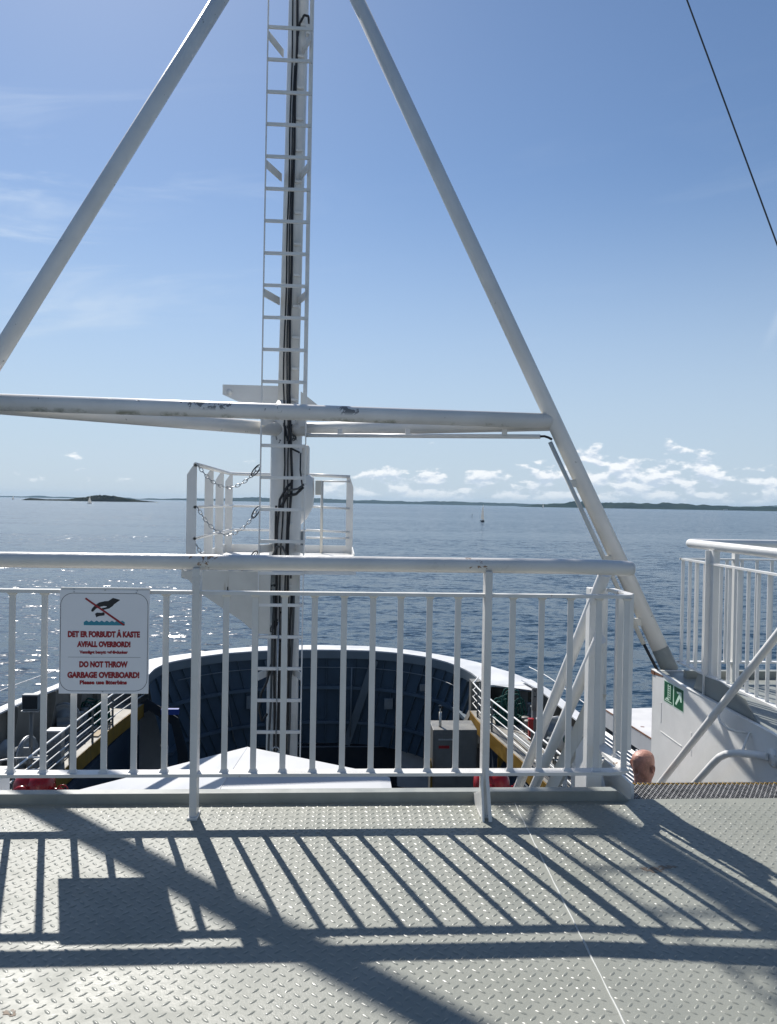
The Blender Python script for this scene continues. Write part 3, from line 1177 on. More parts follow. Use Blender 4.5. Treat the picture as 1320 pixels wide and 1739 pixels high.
    for z, r_ in ((1.88, .024), (1.42, .016), (1.08, .016)):
        t = MB()
        t.tube([(X0 + .09, Y0 + .02, z), (X0 + .09, 11.0, z), (X0 + .15, 11.15, z), (X0 + .4, 11.2, z), (-.50, 11.2, z)], r_, 10)
        t.build('side_rail', WHITE, pf)
        t = MB()
        t.tube([(-.50, 11.2, z + .01), (X1 - .05, 11.2, z - .01)], r_, 10)
        t.build('side_rail', WHITE, pf)
    t = MB()
    t.tube([(-.28, 11.19, 1.80), (X1 - .05, 11.19, 1.80)], .012, 8)
    t.tube([(-.50, 11.18, .98), (X1 - .05, 11.18, .98)], .014, 8)
    t.build('side_rail', WHITE, pf)
    # chains across the access gap
    def chain(p, q, drop, r_=.0045, ll=.062):
        pts = sag(p, q, drop, 60)
        L = [0]
        for i in range(60):
            L.append(L[-1] + (pts[i + 1] - pts[i]).length)
        c = MB()
        k = int(L[-1] / (ll * .74))
        for i in range(k):
            s = (i + .5) / k * L[-1]
            j = max(jj for jj in range(61) if L[jj] <= s)
            j = min(j, 59)
            f = (s - L[j]) / (L[j + 1] - L[j])
            pos = pts[j].lerp(pts[j + 1], f)
            d = (pts[j + 1] - pts[j]).normalized()
            up = Vector((0, 0, 1)) if i % 2 else Vector((0, 1, 0))
            w = (up - d * up.dot(d)).normalized()
            ring = []
            for a in range(11):
                th = 2 * math.pi * a / 10
                ring.append(pos + d * (ll / 2) * math.cos(th) + w * .017 * math.sin(th))
            c.tube(ring, r_, 5, cap=False)
        c.build('safety_chain', STEEL, pf)
        hk = MB()
        d = (Vector(q) - Vector(pts[-4])).normalized()
        ring = []
        for a in range(15):
            th = 2 * math.pi * a / 14
            ring.append(Vector(q) - d * .04 + d * .075 * math.cos(th) + Vector((0, -.006, .0)) + Vector((d.z, 0, -d.x)) * .026 * math.sin(th))
        hk.tube(ring, .007, 6, cap=False)
        hk.build('snap_hook', CABLEG, pf)
    chain((X0 + .11, 8.44, 1.88), (-.90, 8.42, 1.86), .23)
    chain((X0 + .11, 8.44, 1.43), (-.90, 8.42, 1.41), .29)
    chain((X0 + .11, 8.44, 1.02), (-.92, 8.42, .93), .30)
    return root


build_mast()

# rigging wire to starboard
w = MB()
w.tube([(2.05, 6.0, 7.0), (2.665, 6.0, 5.501), (3.441, 6.0, 3.62), (4.95, 6.0, -.03)], .0065, 8)
tag(w.build('stay_wire', CABLEG), 'thin dark stay wire running down the right side of the sky', 'wire')


# ================================================================ STAIR AND STARBOARD WING
def build_stair():
    root = thing('deck_stair', 'steep stair going down forward between the white rails', 'stair')
    tr = MB()
    tr.box((1.56, -.10, -.012), (2.86, .10, .012))
    proto = None
    for k in range(9):
        loc = (0, 4.42 + .185 * k, -.20 - .20 * k)
        if proto is None:
            proto = tr.build('tread', GRATE, root)
            proto.location = loc
        else:
            copy_part(proto, root, loc)
    for x in (1.545, 2.872):
        s = MB()
        s.bar((x, 4.25, -.13), (x, 6.05, -2.06), .018, .22)
        s.build('stringer', WHITE, root)
    f = MB()
    f.box((1.50, 6.06, -2.20), (2.88, 8.2, -2.15))
    f.build('landing', COAM, root)
    return root


build_stair()


def build_grating():
    root = thing('grating_step', 'dark open mesh grating step with worn yellow edge at the stair head', 'grating')
    x0, x1, y0, y1 = 1.54, 2.89, 3.915, 4.20
    fr = MB()
    for a, b in (((x0, y0), (x1, y0)), ((x0, y1), (x1, y1)), ((x0, y0), (x0, y1)), ((x1, y0), (x1, y1))):
        fr.bar((a[0], a[1], -.058), (b[0], b[1], -.058), .006, .04)
    fr.build('frame', GRATE, root)
    def strands(rows, ny, mat, name):
        m = MB()
        px = .027
        for r_ in rows:
            yb = y0 + .008 + (y1 - y0 - .016) * (r_ + .5) / ny
            n = int((x1 - x0) / (px / 2))
            prev = None
            for i in range(n + 1):
                x = x0 + i * px / 2
                up = (i + r_) % 2
                p = (x, yb + (.0105 if up else -.0105), -.045 + (.007 if up else -.001) + random.uniform(-.0008, .0008))
                if prev:
                    m.bar(prev, p, .0045, .009)
                prev = p
        m.build(name, mat, root)
    ny = 14
    strands(range(0, ny - 1), ny, GRATEW, 'mesh')
    strands(range(ny - 1, ny), ny, YELLOWB, 'nosing')
    pan = MB()
    pan.box((x0, y0 + .004, -.16), (x1, y1 - .004, -.15))
    pan.build('support_plate', HOLD, root)
    return rebase(root, (2.2, 4.05, -.07))


build_grating()


def build_wall():
    root = thing('stairwell_wall', 'white painted stairwell wall below the wing deck with a green escape sign', 'wall')
    m = MB()
    m.box((2.885, 3.875, -2.6), (2.898, 6.93, .004))
    m.box((2.898, 6.91, -2.6), (3.4, 6.93, .004))
    m.build('wall_panel', WHITE, root)
    t = MB()
    t.cbox((2.880, 3.875, .004), (2.915, 6.95, .014), .003)
    t.build('top_edge_bar', WHITE, root)
    d = MB()     # faint welded pad eyes and outlines
    d.box((2.8825, 6.72, -.42), (2.885, 6.74, -.24))
    d.bar((2.884, 6.73, -.50), (2.884, 6.30, -.50), .004, .008)
    d.box((2.8825, 6.12, -.52), (2.885, 6.14, -.33))
    d.build('weld_strip', WHITE, root)
    r_ = MB()
    r_.box((2.878, 6.88, -.03), (2.884, 6.952, .002))
    r_.bar((2.8835, 6.93, -.02), (2.8835, 6.70, .002), .003, .02)
    r_.build('rust_mark', RUST, root)
    return root


build_wall()


def build_escape_sign():
    root = thing('escape_sign', 'green and white emergency escape sign with ladder and arrow on the stairwell wall', 'sign')
    x = 2.8845
    ya, yb, za, zb = 6.665, 6.285, -.205, -.030      # left (far) to right (near)
    def L(u, v):
        return (ya + (yb - ya) * u, za + (zb - za) * v)
    def pl(name, pts, mat, d):
        m = MB()
        m.prism([L(*p) for p in pts], x - d, x - d + .0006, 'x')
        return m.build(name, mat, root)
    pl('backing_plate', [(-.02, -.04), (1.02, -.04), (1.02, 1.04), (-.02, 1.04)], SIGNL, .0012)
    pl('green_panel', [(0, 0), (.475, 0), (.475, 1), (0, 1)], GREEN, .0020)
    pl('green_panel', [(.525, 0), (1, 0), (1, 1), (.525, 1)], GREEN, .0020)
    pl('arrow', [(.60, .18), (.66, .12), (.84, .56), (.86, .38), (.93, .38), (.91, .86), (.66, .80), (.69, .72), (.79, .72)], SIGNL, .0028)
    m = MB()
    for u in (.20, .32):
        m.prism([L(u, .20), L(u + .025, .20), L(u + .025, .92), L(u, .92)], x - .0028, x - .0022, 'x')
    for i in range(6):
        v = .28 + .11 * i
        m.prism([L(.20, v), L(.345, v), L(.345, v + .03), L(.20, v + .03)], x - .0032, x - .00285, 'x')
    m.prism([L(.04, .06), L(.42, .06), L(.42, .10), L(.04, .10)], x - .0028, x - .0022, 'x')
    m.prism([L(.07, .14), L(.30, .14), L(.24, .22), L(.14, .22)], x - .0028, x - .0022, 'x')
    m.build('ladder_symbol', SIGNL, root)
    return rebase(root, (x, 6.475, za))


build_escape_sign()


def build_right_handrails():
    root = thing('stair_handrail', 'sloping white tube handrail on the starboard stair wall, upper one', 'handrail')
    m = MB()
    X = 2.73
    a, b = Vector((X, 3.2, 2.05)), Vector((X, 6.9, -1.33))
    top = a.lerp(b, (4.25 - 3.2) / 3.7)
    m.tube([(X, 3.96, -.05), (X, 3.96, .80), (X, 3.965, .98), (X, 4.0, 1.08), (X, 4.06, 1.13), (X, 4.15, 1.145), top, a.lerp(b, .6), b], .0265, 18)
    m.build('tube', WHITE, root)
    k = MB()
    p = a.lerp(b, (5.40 - 3.2) / 3.7)
    k.tube([p, p + Vector((.005, -.04, -.07)), p + Vector((.03, -.10, -.10)), p + Vector((.08, -.13, -.11)), p + Vector((.157, -.16, -.115))], .009, 8)
    k.build('bracket', WHITE, root)
    r2 = thing('stair_handrail', 'lower white tube handrail that bends and ends in a round flange on the stairwell wall', 'handrail')
    m = MB()
    m.tube([(2.76, 6.7, -1.45), (2.76, 5.50, -.37), (2.765, 5.42, -.30), (2.775, 5.33, -.245), (2.80, 5.20, -.20), (2.84, 5.06, -.165), (2.868, 4.97, -.15)], .026, 18)
    m.build('tube', WHITE, r2)
    f = MB()
    f.lathe([(.0, 0), (.062, 0), (.062, .012), (.0, .012)], (2.886, 4.93, -.145), (-1, 0, 0), 24)
    for a_ in (20, 140, 260):
        f.lathe([(.008, .012), (.008, .018), (0, .018)], (2.886, 4.93 + .045 * math.cos(R(a_)), -.145 + .045 * math.sin(R(a_))), (-1, 0, 0), 8)
    f.build('flange', WHITE, r2)
    g = MB()
    g.bar((2.80, 5.17, -.18), (2.875, 5.22, -.06), .012, .012)
    g.build('bracket', WHITE, r2)
    rebase(root, (2.73, 6.9, -1.33))
    rebase(r2, (2.76, 6.7, -1.45))


build_right_handrails()


def build_left_stair_rails():
    root = thing('stair_railing', 'white sloping stair railing with balusters beside the stair, on its port side', 'railing')
    X = 1.375
    def ln(y, z0):
        return z0 - .98 * (y - 3.95)
    for z0, r_, nm, ya in ((1.14, .033, 'handrail', 3.93), (.85, .033, 'lower_rail', 4.00)):
        m = MB()
        m.tube([(X, ya, ln(ya, z0)), (X, 5.0, ln(5.0, z0)), (X, 6.4, ln(6.4, z0))], r_, 18)
        m.build(nm, WHITE, root)
    m = MB()
    m.bar((X + .06, 4.12, ln(4.12, .70)), (X + .06, 6.4, ln(6.4, .70)), .02, .13)
    m.build('side_plate', OFFWHITE, root)
    m = MB()
    m.bar((X + .1, 4.2, ln(4.2, .22)), (X + .1, 6.4, ln(6.4, .22)), .02, .20)
    m.build('stringer_plate', WHITE, root)
    for i, y in enumerate((4.30, 4.48, 4.66, 4.84, 5.02, 5.2, 5.4, 5.6)):
        p = MB()
        p.bar((X + .08, y, ln(y, .66)), (X + .08, y, ln(y, .66) - .75), .028, .012, (0, 1, 0))
        p.build('baluster', WHITE, root)
    p = MB()
    p.cbox((X - .03, 4.08, -.10), (X + .055, 4.15, 1.06), .004)
    p.build('post', WHITE, root)
    for x, y in ((1.452, 4.16), (1.492, 4.02)):
        p = MB()
        p.cbox((x - .018, y - .008, .20), (x + .018, y + .008, 1.05), .003)
        p.build('baluster', WHITE, root)
    p = MB()
    p.cbox((1.500, 3.93, .23), (1.530, 3.945, 1.05), .003)
    p.build('baluster', WHITE, root)
    g = MB()
    g.prism([(4.10, .16), (4.36, .17), (4.50, .05), (4.50, -.20), (4.10, -.20)], 1.415, 1.435, 'x')
    g.prism([(3.93, .05), (4.35, .05), (4.65, -.25), (3.93, -.25)], 1.535, 1.55, 'x')
    g.build('knee_plate', WHITE, root)
    return rebase(root, (X, 4.1, -.1))


build_left_stair_rails()


def build_wing_rail():
    root = thing('wing_railing', 'white guard railing with upright bars round the raised wing deck beyond the stair', 'railing')
    X, Y = 2.955, 6.52
    def path(z, ya, xb, inset=0.0):
        x, y = X + inset, Y - inset
        r_ = .07
        p = [(x, ya, z), (x, y - r_, z)]
        for i in range(1, 7):
            a = R(180 - 90 * i / 6)
            p.append((x + r_ + r_ * math.cos(a), y - r_ + r_ * math.sin(a), z))
        p.append((xb, y, z))
        return p
    m = MB()
    m.tube(path(1.20, 3.0, 7.8, .03), .037, 20)
    m.build('handrail', WHITE, root)
    for z, nm, w_ in ((1.06, 'middle_rail', .036), (.165, 'bottom_rail', .05)):
        m = MB()
        m.bar((X, 3.0, z), (X, Y, z), w_, .015)
        m.bar((X - w_ / 2, Y, z), (7.8, Y, z), w_, .015)
        m.build(nm, WHITE, root)
    b = MB()
    b.cbox((-.013, -.006, .172), (.013, .006, 1.053), .002)
    proto = None
    y = Y - .02
    i = 0
    while y > 3.1:
        if abs(y - 5.99) > .06 and abs(y - 4.55) > .06:
            if proto is None:
                proto = b.build('baluster', WHITE, root)
                proto.location = (X, y, 0)
            else:
                copy_part(proto, root, (X, y, 0))
        y -= .135
    x = X + .13
    while x < 5.5:
        if abs(x - 3.43) > .05 and abs(x - 4.8) > .05:
            copy_part(proto, root, (x, Y, 0))
        x += .135
    for y in (6.00, 4.55):
        p = MB()
        p.prism([(y - .055, -.02), (y + .055, -.02), (y + .055, 1.09), (y + .02, 1.17), (y - .045, 1.17), (y - .055, 1.10)], X - .006, X + .01, 'x')
        p.box((X - .045, y - .006, -.02), (X + .07, y + .006, 1.165))
        p.build('post', WHITE, root)
    for x in (3.43, 4.8):
        p = MB()
        p.cbox((x - .02, Y - .03, -.005), (x + .02, Y + .03, 1.17), .003)
        p.build('post', WHITE, root)
    c = MB()
    c.prism([(6.20, 0), (5.20, 0), (5.40, .13), (5.75, .17), (6.12, .15)], X - .03, X - .018, 'x')
    c.build('foot_plate', COAM, root)
    return rebase(root, (X, Y, 0))


build_wing_rail()


# ================================================================ THE MAN ON THE STAIR
def build_person():
    bx, by, bz = 2.505, 6.17, -2.225
    H = 1.735
    # head as rings, top at z = H
    turn = R(-52)      # faces forward and to starboard
    def head():
        m = MB()
        n = 28
        prof = [(-.02, .062, .062, .0), (.03, .064, .066, .0), (.055, .069, .080, .010), (.075, .072, .092, .012), (.10, .075, .096, .008), (.125, .077, .097, .004),
                (.15, .078, .098, .0), (.175, .078, .099, -.003), (.20, .077, .099, -.004), (.22, .072, .094, -.004), (.238, .062, .082, -.004), (.252, .046, .062, -.003), (.262, .024, .033, -.002), (.265, .001, .001, 0)]
        vs = []
        for z, rx, ry, oy in prof:
            for j in range(n):
                a = 2 * math.pi * j / n
                x, y = rx * math.cos(a), ry * math.sin(a) + oy
                fr = max(0.0, math.sin(a))
                if .085 < z < .14:                      # nose
                    y += .026 * max(0, 1 - abs(math.cos(a)) * 5) * (1 if z < .12 else .6)
                if .13 < z < .16:                       # eye hollows
                    y -= .010 * max(0, 1 - abs(abs(math.cos(a)) - .42) * 6) * fr
                if .16 < z < .19:                       # brow
                    y += .004 * fr
                if .055 < z < .08:                      # mouth and chin
                    y += .006 * max(0, 1 - abs(math.cos(a)) * 2) * fr
                vs.append((x, y, z))
        fs = [(i * n + j, i * n + (j + 1) % n, (i + 1) * n + (j + 1) % n, (i + 1) * n + j) for i in range(len(prof) - 1) for j in range(n)]
        m.add(vs, fs, True)
        m.f.append(tuple(range(n - 1, -1, -1)))
        m.sm.append(True)
        for s in (-1, 1):                               # ears
            ring = []
            for i in range(13):
                a = 2 * math.pi * i / 12
                ring.append((s * (.080 + .010 * (1 + math.sin(a) * .3)), -.008 - .017 * math.cos(a) - .006 * math.sin(a), .135 + .031 * math.sin(a)))
            m.tube(ring, .0065, 8, cap=False)
            m.lathe([(.020, 0), (.016, .006), (0, .007)], (s * .076, -.004, .133), (s, 0, 0), 12)
        return m
    hd = head()
    ct, st = math.cos(turn), math.sin(turn)
    hz = H - .265
    hd.v = [(bx + 1.08 * (x * ct - y * st), by + 1.08 * (x * st + y * ct), bz + hz + z) for x, y, z in hd.v]
    # body: skinned skeleton
    J = {'pelvis': (0, 0, .92, .135), 'belly': (0, .01, 1.08, .14), 'chest': (0, 0, 1.28, .155), 'neckb': (0, 0, 1.43, .075), 'neck': (0, .01, 1.50, .058),
         'shL': (-.19, 0, 1.38, .062), 'elL': (-.25, -.02, 1.10, .046), 'wrL': (-.26, .06, .86, .030), 'haL': (-.255, .10, .78, .034),
         'shR': (.19, 0, 1.38, .062), 'elR': (.25, -.02, 1.10, .046), 'wrR': (.26, .06, .86, .030), 'haR': (.255, .10, .78, .034),
         'hipL': (-.10, 0, .86, .092), 'knL': (-.11, .03, .48, .060), 'anL': (-.11, -.01, .09, .042), 'toL': (-.12, .16, .04, .036),
         'hipR': (.10, 0, .86, .092), 'knR': (.11, .03, .48, .060), 'anR': (.11, -.01, .09, .042), 'toR': (.12, .16, .04, .036)}
    E = [('pelvis', 'belly'), ('belly', 'chest'), ('chest', 'neckb'), ('neckb', 'neck'), ('chest', 'shL'), ('shL', 'elL'), ('elL', 'wrL'), ('wrL', 'haL'), ('chest', 'shR'), ('shR', 'elR'), ('elR', 'wrR'), ('wrR', 'haR'),
         ('pelvis', 'hipL'), ('hipL', 'knL'), ('knL', 'anL'), ('anL', 'toL'), ('pelvis', 'hipR'), ('hipR', 'knR'), ('knR', 'anR'), ('anR', 'toR')]
    for s, w_, sg in (('L', 'haL', -1), ('R', 'haR', 1)):
        hx, hy, hzz, _ = J[w_]
        for i, (dx, dy, ln) in enumerate(((-.024, .012, .072), (-.008, .018, .082), (.008, .018, .078), (.024, .012, .062))):
            a, b = 'f%s%da' % (s, i), 'f%s%db' % (s, i)
            J[a] = (hx + dx * .9, hy + dy + .01, hzz - ln * .55, .0095)
            J[b] = (hx + dx, hy + dy - .004, hzz - ln, .0080)
            E += [(w_, a), (a, b)]
        J['t%sa' % s] = (hx - sg * .035, hy + .02, hzz - .012, .011)
        J['t%sb' % s] = (hx - sg * .040, hy + .035, hzz - .046, .009)
        E += [(w_, 't%sa' % s), ('t%sa' % s, 't%sb' % s)]
    keys = list(J)
    me = bpy.data.meshes.new('person')
    bt = R(-20)
    cb, sb = math.cos(bt), math.sin(bt)
    me.from_pydata([(bx + J[k][0] * cb - J[k][1] * sb, by + J[k][0] * sb + J[k][1] * cb, bz + J[k][2]) for k in keys], [(keys.index(a), keys.index(b)) for a, b in E], [])
    o = bpy.data.objects.new('person', me)
    COL.objects.link(o)
    md = o.modifiers.new('skin', 'SKIN')
    for i, k in enumerate(keys):
        me.skin_vertices[0].data[i].radius = (J[k][3], J[k][3])
    me.skin_vertices[0].data[keys.index('pelvis')].use_root = True
    o.modifiers.new('sub', 'SUBSURF').levels = 1
    bpy.context.view_layer.update()
    body = bpy.data.meshes.new_from_object(o.evaluated_get(bpy.context.evaluated_depsgraph_get()))
    bpy.data.objects.remove(o)
    # one continuous surface: body and head voxel-joined
    bm = bmesh.new()
    bm.from_mesh(body)
    hm = bpy.data.meshes.new('h')
    hm.from_pydata(hd.v, [], hd.f)
    bm.from_mesh(hm)
    j = bpy.data.meshes.new('person')
    bm.to_mesh(j)
    bm.free()
    o = bpy.data.objects.new('person', j)
    COL.objects.link(o)
    rm = o.modifiers.new('remesh', 'REMESH')
    rm.mode = 'VOXEL'
    rm.voxel_size = .0055
    sm = o.modifiers.new('smooth', 'SMOOTH')
    sm.iterations = 3
    bpy.context.view_layer.update()
    fin = bpy.data.meshes.new_from_object(o.evaluated_get(bpy.context.evaluated_depsgraph_get()))
    bpy.data.objects.remove(o)
    fin.name = 'person'
    fin.polygons.foreach_set('use_smooth', [True] * len(fin.polygons))
    fin.materials.clear()
    fin.materials.append(SKIN)
    p = bpy.data.objects.new('person', fin)
    COL.objects.link(p)
    tag(p, 'bald man seen from behind, only his tanned head showing over the grating step', 'person')
    # clothing follows the body: thin shells offset from it
    def shell(name, mat, keep, off):
        bm = bmesh.new()
        bm.from_mesh(fin)
        bm.normal_update()
        for v in bm.verts:
            v.co += v.normal * off
        bmesh.ops.delete(bm, geom=[v for v in bm.verts if not keep(v.co.x, v.co.y, v.co.z - bz)], context='VERTS')
        mm = bpy.data.meshes.new(name)
        bm.to_mesh(mm)
        bm.free()
        mm.materials.clear()
        mm.materials.append(mat)
        q = bpy.data.objects.new(name, mm)
        COL.objects.link(q)
        q.parent = p
    arm = lambda x, y: ((x - bx) * cb + (y - by) * sb)
    shell('shirt', SHIRT, lambda x, y, z: .90 < z < 1.455 and (abs(arm(x, y)) < .21 or z > 1.12), .012)
    shell('trousers', TROUS, lambda x, y, z: .10 < z < .97 and abs(arm(x, y)) < .20, .013)
    shell('shoe', CABLE, lambda x, y, z: z < .085, .010)


build_person()


# ================================================================ ROOF BELOW THE DECK EDGE
def build_roof():
    root = thing('deckhouse_roof', 'low white pitched deckhouse roof just below the near deck edge', 'roof')
    cx = -.70
    # ridge runs fore and aft, falls to both sides
    pts = {'peak': (-.62, 5.365, -.200), 'fl': (-1.97, 5.80, -.672), 'fl2': (-1.99, 5.42, -.68), 'fr': (.245, 4.855, -.206), 'fr2': (.33, 4.79, -.212),
           'aft': (-.72, 4.20, -.200), 'al': (-1.99, 4.20, -.655), 'ar': (.33, 4.20, -.212)}
    k = list(pts)
    I = {q: i for i, q in enumerate(k)}
    low = [(x, y, -.80) for (x, y, z) in pts.values()]
    m = MB()
    n = len(k)
    m.add(list(pts.values()) + low, [
        (I['peak'], I['aft'], I['al'], I['fl2']), (I['peak'], I['fl2'], I['fl']), (I['peak'], I['fr'], I['aft']), (I['fr'], I['fr2'], I['ar'], I['aft']),
        (I['fl'], I['fl'] + n, I['peak'] + n, I['peak']), (I['peak'], I['peak'] + n, I['fr'] + n, I['fr']),
        (I['fl2'], I['fl2'] + n, I['fl'] + n, I['fl']), (I['fr'], I['fr'] + n, I['fr2'] + n, I['fr2']),
        (I['al'], I['al'] + n, I['fl2'] + n, I['fl2']), (I['fr2'], I['fr2'] + n, I['ar'] + n, I['ar'])])
    m.build('roof_plate', ROOFW, root)
    s = MB()
    s.tube([(-.62, 5.36, -.200), (-.72, 4.20, -.200)], .003, 6)
    s.build('ridge_seam', ROOFW, root)
    w_ = MB()
    w_.box((-1.7, 4.3, -3.0), (.20, 4.7, -.801))
    w_.build('wall', HULLW, root)
    rebase(root, (cx, 5.0, -3.0))
    b = MB()
    b.cbox((-3.6, 4.5, -2.5), (-2.06, 5.0, -.20), .01)
    b = b.build('vent_casing', WHITE)
    tag(b, 'white steel casing with a diagonal shadow below the left end of the railing', 'casing')


build_roof()


def build_red(cx, label, first=None):
    root = thing('red_horn', label, 'ship fitting', 'red fittings below the deck edge')
    c = Vector((cx, 9.0, -1.80))
    m = MB()
    m.lathe([(.0, -.21), (.10, -.20), (.155, -.16), (.175, -.09), (.175, -.01), (.16, 0), (.175, .01), (.175, .09), (.15, .17), (.08, .21), (0, .215)], c, (1, -.12, 0), 26)
    m.build('drum', RED, root)
    k = MB()
    k.lathe([(.10, .0), (.10, .035), (.085, .05), (0, .05)], c + Vector((-.08, -.155, -.03)), (0, -1, 0), 18)
    k.build('end_cover', RED, root)
    f = MB()
    f.cbox((cx + .00, 8.86, -2.02), (cx + .16, 8.98, -1.90), .01)
    f.box((cx + .04, 8.95, -2.3), (cx + .12, 9.05, -1.95))
    f.build('white_foot', OFFWHITE, root)
    h = MB()
    hc = (cx + .32, 8.98, -1.84)
    h.tube(arc(hc, .06, 0, 360, 16, 0, 2), .009, 6, cap=False)
    for a in (0, 60, 120):
        h.bar((hc[0] + .06 * math.cos(R(a)), hc[1], hc[2] + .06 * math.sin(R(a))), (hc[0] - .06 * math.cos(R(a)), hc[1], hc[2] - .06 * math.sin(R(a))), .008, .008)
    h.tube([(cx + .15, 9.0, -1.84), hc], .025, 8)
    h.build('hand_wheel', RED, root)
    v = MB()
    v.tube([(hc[0], 9.0, -1.95), (hc[0], 9.0, -2.3)], .045, 10)
    v.build('valve_body', RED, root)
    return rebase(root, (cx, 9.0, -2.3))


build_red(-3.44, 'red rounded ship fitting with hand wheel at the left, beside the white casing')
build_red(1.82, 'red rounded ship fitting half hidden behind the right railing post')
m = MB()
m.box((-7.0, 8.6, -2.45), (-2.9, 9.4, -2.301))
m.box((1.3, 8.6, -2.45), (2.6, 9.4, -2.301))
struct(m.build('fitting_deck', SIDEDK))


# ================================================================ FORESHIP
def lerp(a, b, t):
    return a + (b - a) * t


CAPO = [(-9.3, 31.4), (-8.75, 33.2), (-8.1, 34.5), (-6.62, 35.75), (-5.3, 36.75), (-3.9, 37.4), (-2.5, 37.7), (-1.0, 37.82), (.6, 37.75), (1.75, 37.55), (2.95, 37.0), (4.28, 35.97), (5.4, 34.9), (6.24, 33.87), (7.17, 31.87), (7.6, 30.3), (7.8, 28.5)]
CAPI = [(-7.55, 31.0), (-7.60, 32.4), (-7.35, 33.6), (-6.40, 34.75), (-5.2, 35.72), (-3.78, 36.3), (-2.5, 36.6), (-1.0, 36.7), (.5, 36.65), (1.6, 36.5), (2.8, 36.0), (4.1, 35.02), (4.80, 34.0), (5.20, 33.0), (5.50, 31.9), (5.62, 30.9), (5.7, 29.8)]


def smooth_path(P, n):
    P = np.array(P, float)
    seg = np.concatenate([[0], np.cumsum(np.hypot(*np.diff(P, axis=0).T))])
    t = np.linspace(0, seg[-1], n)
    out = np.stack([np.interp(t, seg, P[:, 0]), np.interp(t, seg, P[:, 1])], 1)
    for _ in range(3):
        out[1:-1] = (out[:-2] + 2 * out[1:-1] + out[2:]) / 4
    return out


def build_bow():
    root = thing('bow_bulwark', 'curved bow bulwark, dark blue-grey and ribbed inside under a white cap', 'bulwark')
    N = 90
    o = smooth_path(CAPO, N)
    i_ = smooth_path(CAPI, N)
    zt, zb = -5.5, -10.15
    m = MB()
    vs = [(x, y, zt) for x, y in o] + [(x, y, zt) for x, y in i_] + [(x, y, zt - .06) for x, y in i_] + [(x, y, zt - .06) for x, y in o]
    fs = []
    for k in range(N - 1):
        for a in range(4):
            b = (a + 1) % 4
            fs.append((a * N + k, a * N + k + 1, b * N + k + 1, b * N + k))
    m.add(vs, fs)
    m.build('cap', HULLW, root)
    # outer skin
    m = MB()
    vs = [(x, y, zt - .061) for x, y in o] + [(lerp(x, -.6, -.02), lerp(y, 22, -.01), -12.9) for x, y in o]
    m.add(vs, [(k, k + 1, N + k + 1, N + k) for k in range(N - 1)], True)
    m.build('outer_skin', HULLW, root)
    # paler band just below the cap
    def inner(k, z):
        """inner skin leans inwards and forward with depth"""
        t = (zt - .3 - z) / (zt - .3 - zb)
        t = max(0, t)
        x, y = i_[k]
        xc = -.75
        return (xc + (x - xc) * (1 - .12 * t ** 1.2), y + .18 + .45 * t + max(0, 35.2 - y) * .15 * t)
    m = MB()
    vs = [(x, y, zt - .061) for x, y in i_] + [(x, y, zt - .42) for x, y in i_]
    m.add(vs, [(k, k + 1, N + k + 1, N + k) for k in range(N - 1)], True)
    m.build('rim_band', BOWBAND, root)
    zs = np.linspace(zt - .42, zb, 8)
    m = MB()
    vs = []
    for z in zs:
        for k in range(N):
            x, y = inner(k, z)
            vs.append((x, y, z))
    m.add(vs, [(r_ * N + k, r_ * N + k + 1, (r_ + 1) * N + k + 1, (r_ + 1) * N + k) for r_ in range(7) for k in range(N - 1)], True)
    m.build('inner_skin', BOWBLUE, root)
    # frames
    def pt(k, z, off, lean=0.0):
        kk = k + lean * (44 - k) * (zt - .42 - z) / 4.2
        k0 = min(N - 2, max(0, int(kk)))
        q0, q1 = inner(k0, z), inner(k0 + 1, z)
        x, y = q0[0] + (q1[0] - q0[0]) * (kk - k0), q0[1] + (q1[1] - q0[1]) * (kk - k0)
        xc, yc = -.75, 30.0
        d = Vector((xc - x, yc - y, 0)).normalized() * off
        return Vector((x + d.x, y + d.y, z))
    for k in range(5, N - 4, 3):
        f = MB()
        for a in range(7):
            f.bar(pt(k, zs[a], .045, .16), pt(k, zs[a + 1], .045, .16), .022, .10, pt(k, zs[a], 1) - pt(k, zs[a], 0))
        f.build('frame', BOWRIB, root)
    for z, w_ in ((-7.35, .20), (-9.05, .18)):
        s = MB()
        for k in range(2, N - 3):
            s.bar(pt(k, z, .10), pt(k + 1, z, .10), .20, w_ * .75)
        s.build('stringer', BOWRIB, root)
    for ka, kb in ((32, 37), (54, 49)):
        a, b = pt(ka, zt - .45, .22), pt(kb, zb, .22)
        s = MB()
        s.bar(a, b, .36, .10, (0, 1, 0))
        s.build('diagonal_stiffener', BOWBAND, root)
    # door sill line and pipe
    s = MB()
    s.bar((-6.4, 36.75, zb), (5.0, 36.75, zb), .05, .03)
    s.build('sill_bar', BOWBAND, root)
    p = MB()
    p.tube([(.62, 36.55, -6.3), (.60, 36.55, -9.6)], .03, 8)
    p.build('pipe', GREYP, root)
    for kx, za, zb_ in ((60, -6.1, -9.9), (23, -6.0, -9.7), (38, -6.2, -9.9)):
        p = MB()
        p.tube([pt(kx, za, .16), pt(kx, (za + zb_) / 2, .16), pt(kx, zb_, .16)], .028, 8)
        p.build('pipe', GREYP, root)
    p = MB()
    p.tube([pt(k, -6.35, .20) for k in range(12, 78, 2)], .022, 6)
    p.build('cable_run', GREYP, root)
    for kx, z, w_, h_ in ((28, -7.9, .5, .6), (58, -7.95, .4, .5), (66, -6.9, .35, .3)):
        q = pt(kx, z, .22)
        p = MB()
        p.cbox((q.x - w_ / 2, q.y - .12, q.z - h_ / 2), (q.x + w_ / 2, q.y + .05, q.z + h_ / 2), .015)
        p.build('junction_box', GREYP, root)
    return root


build_bow()


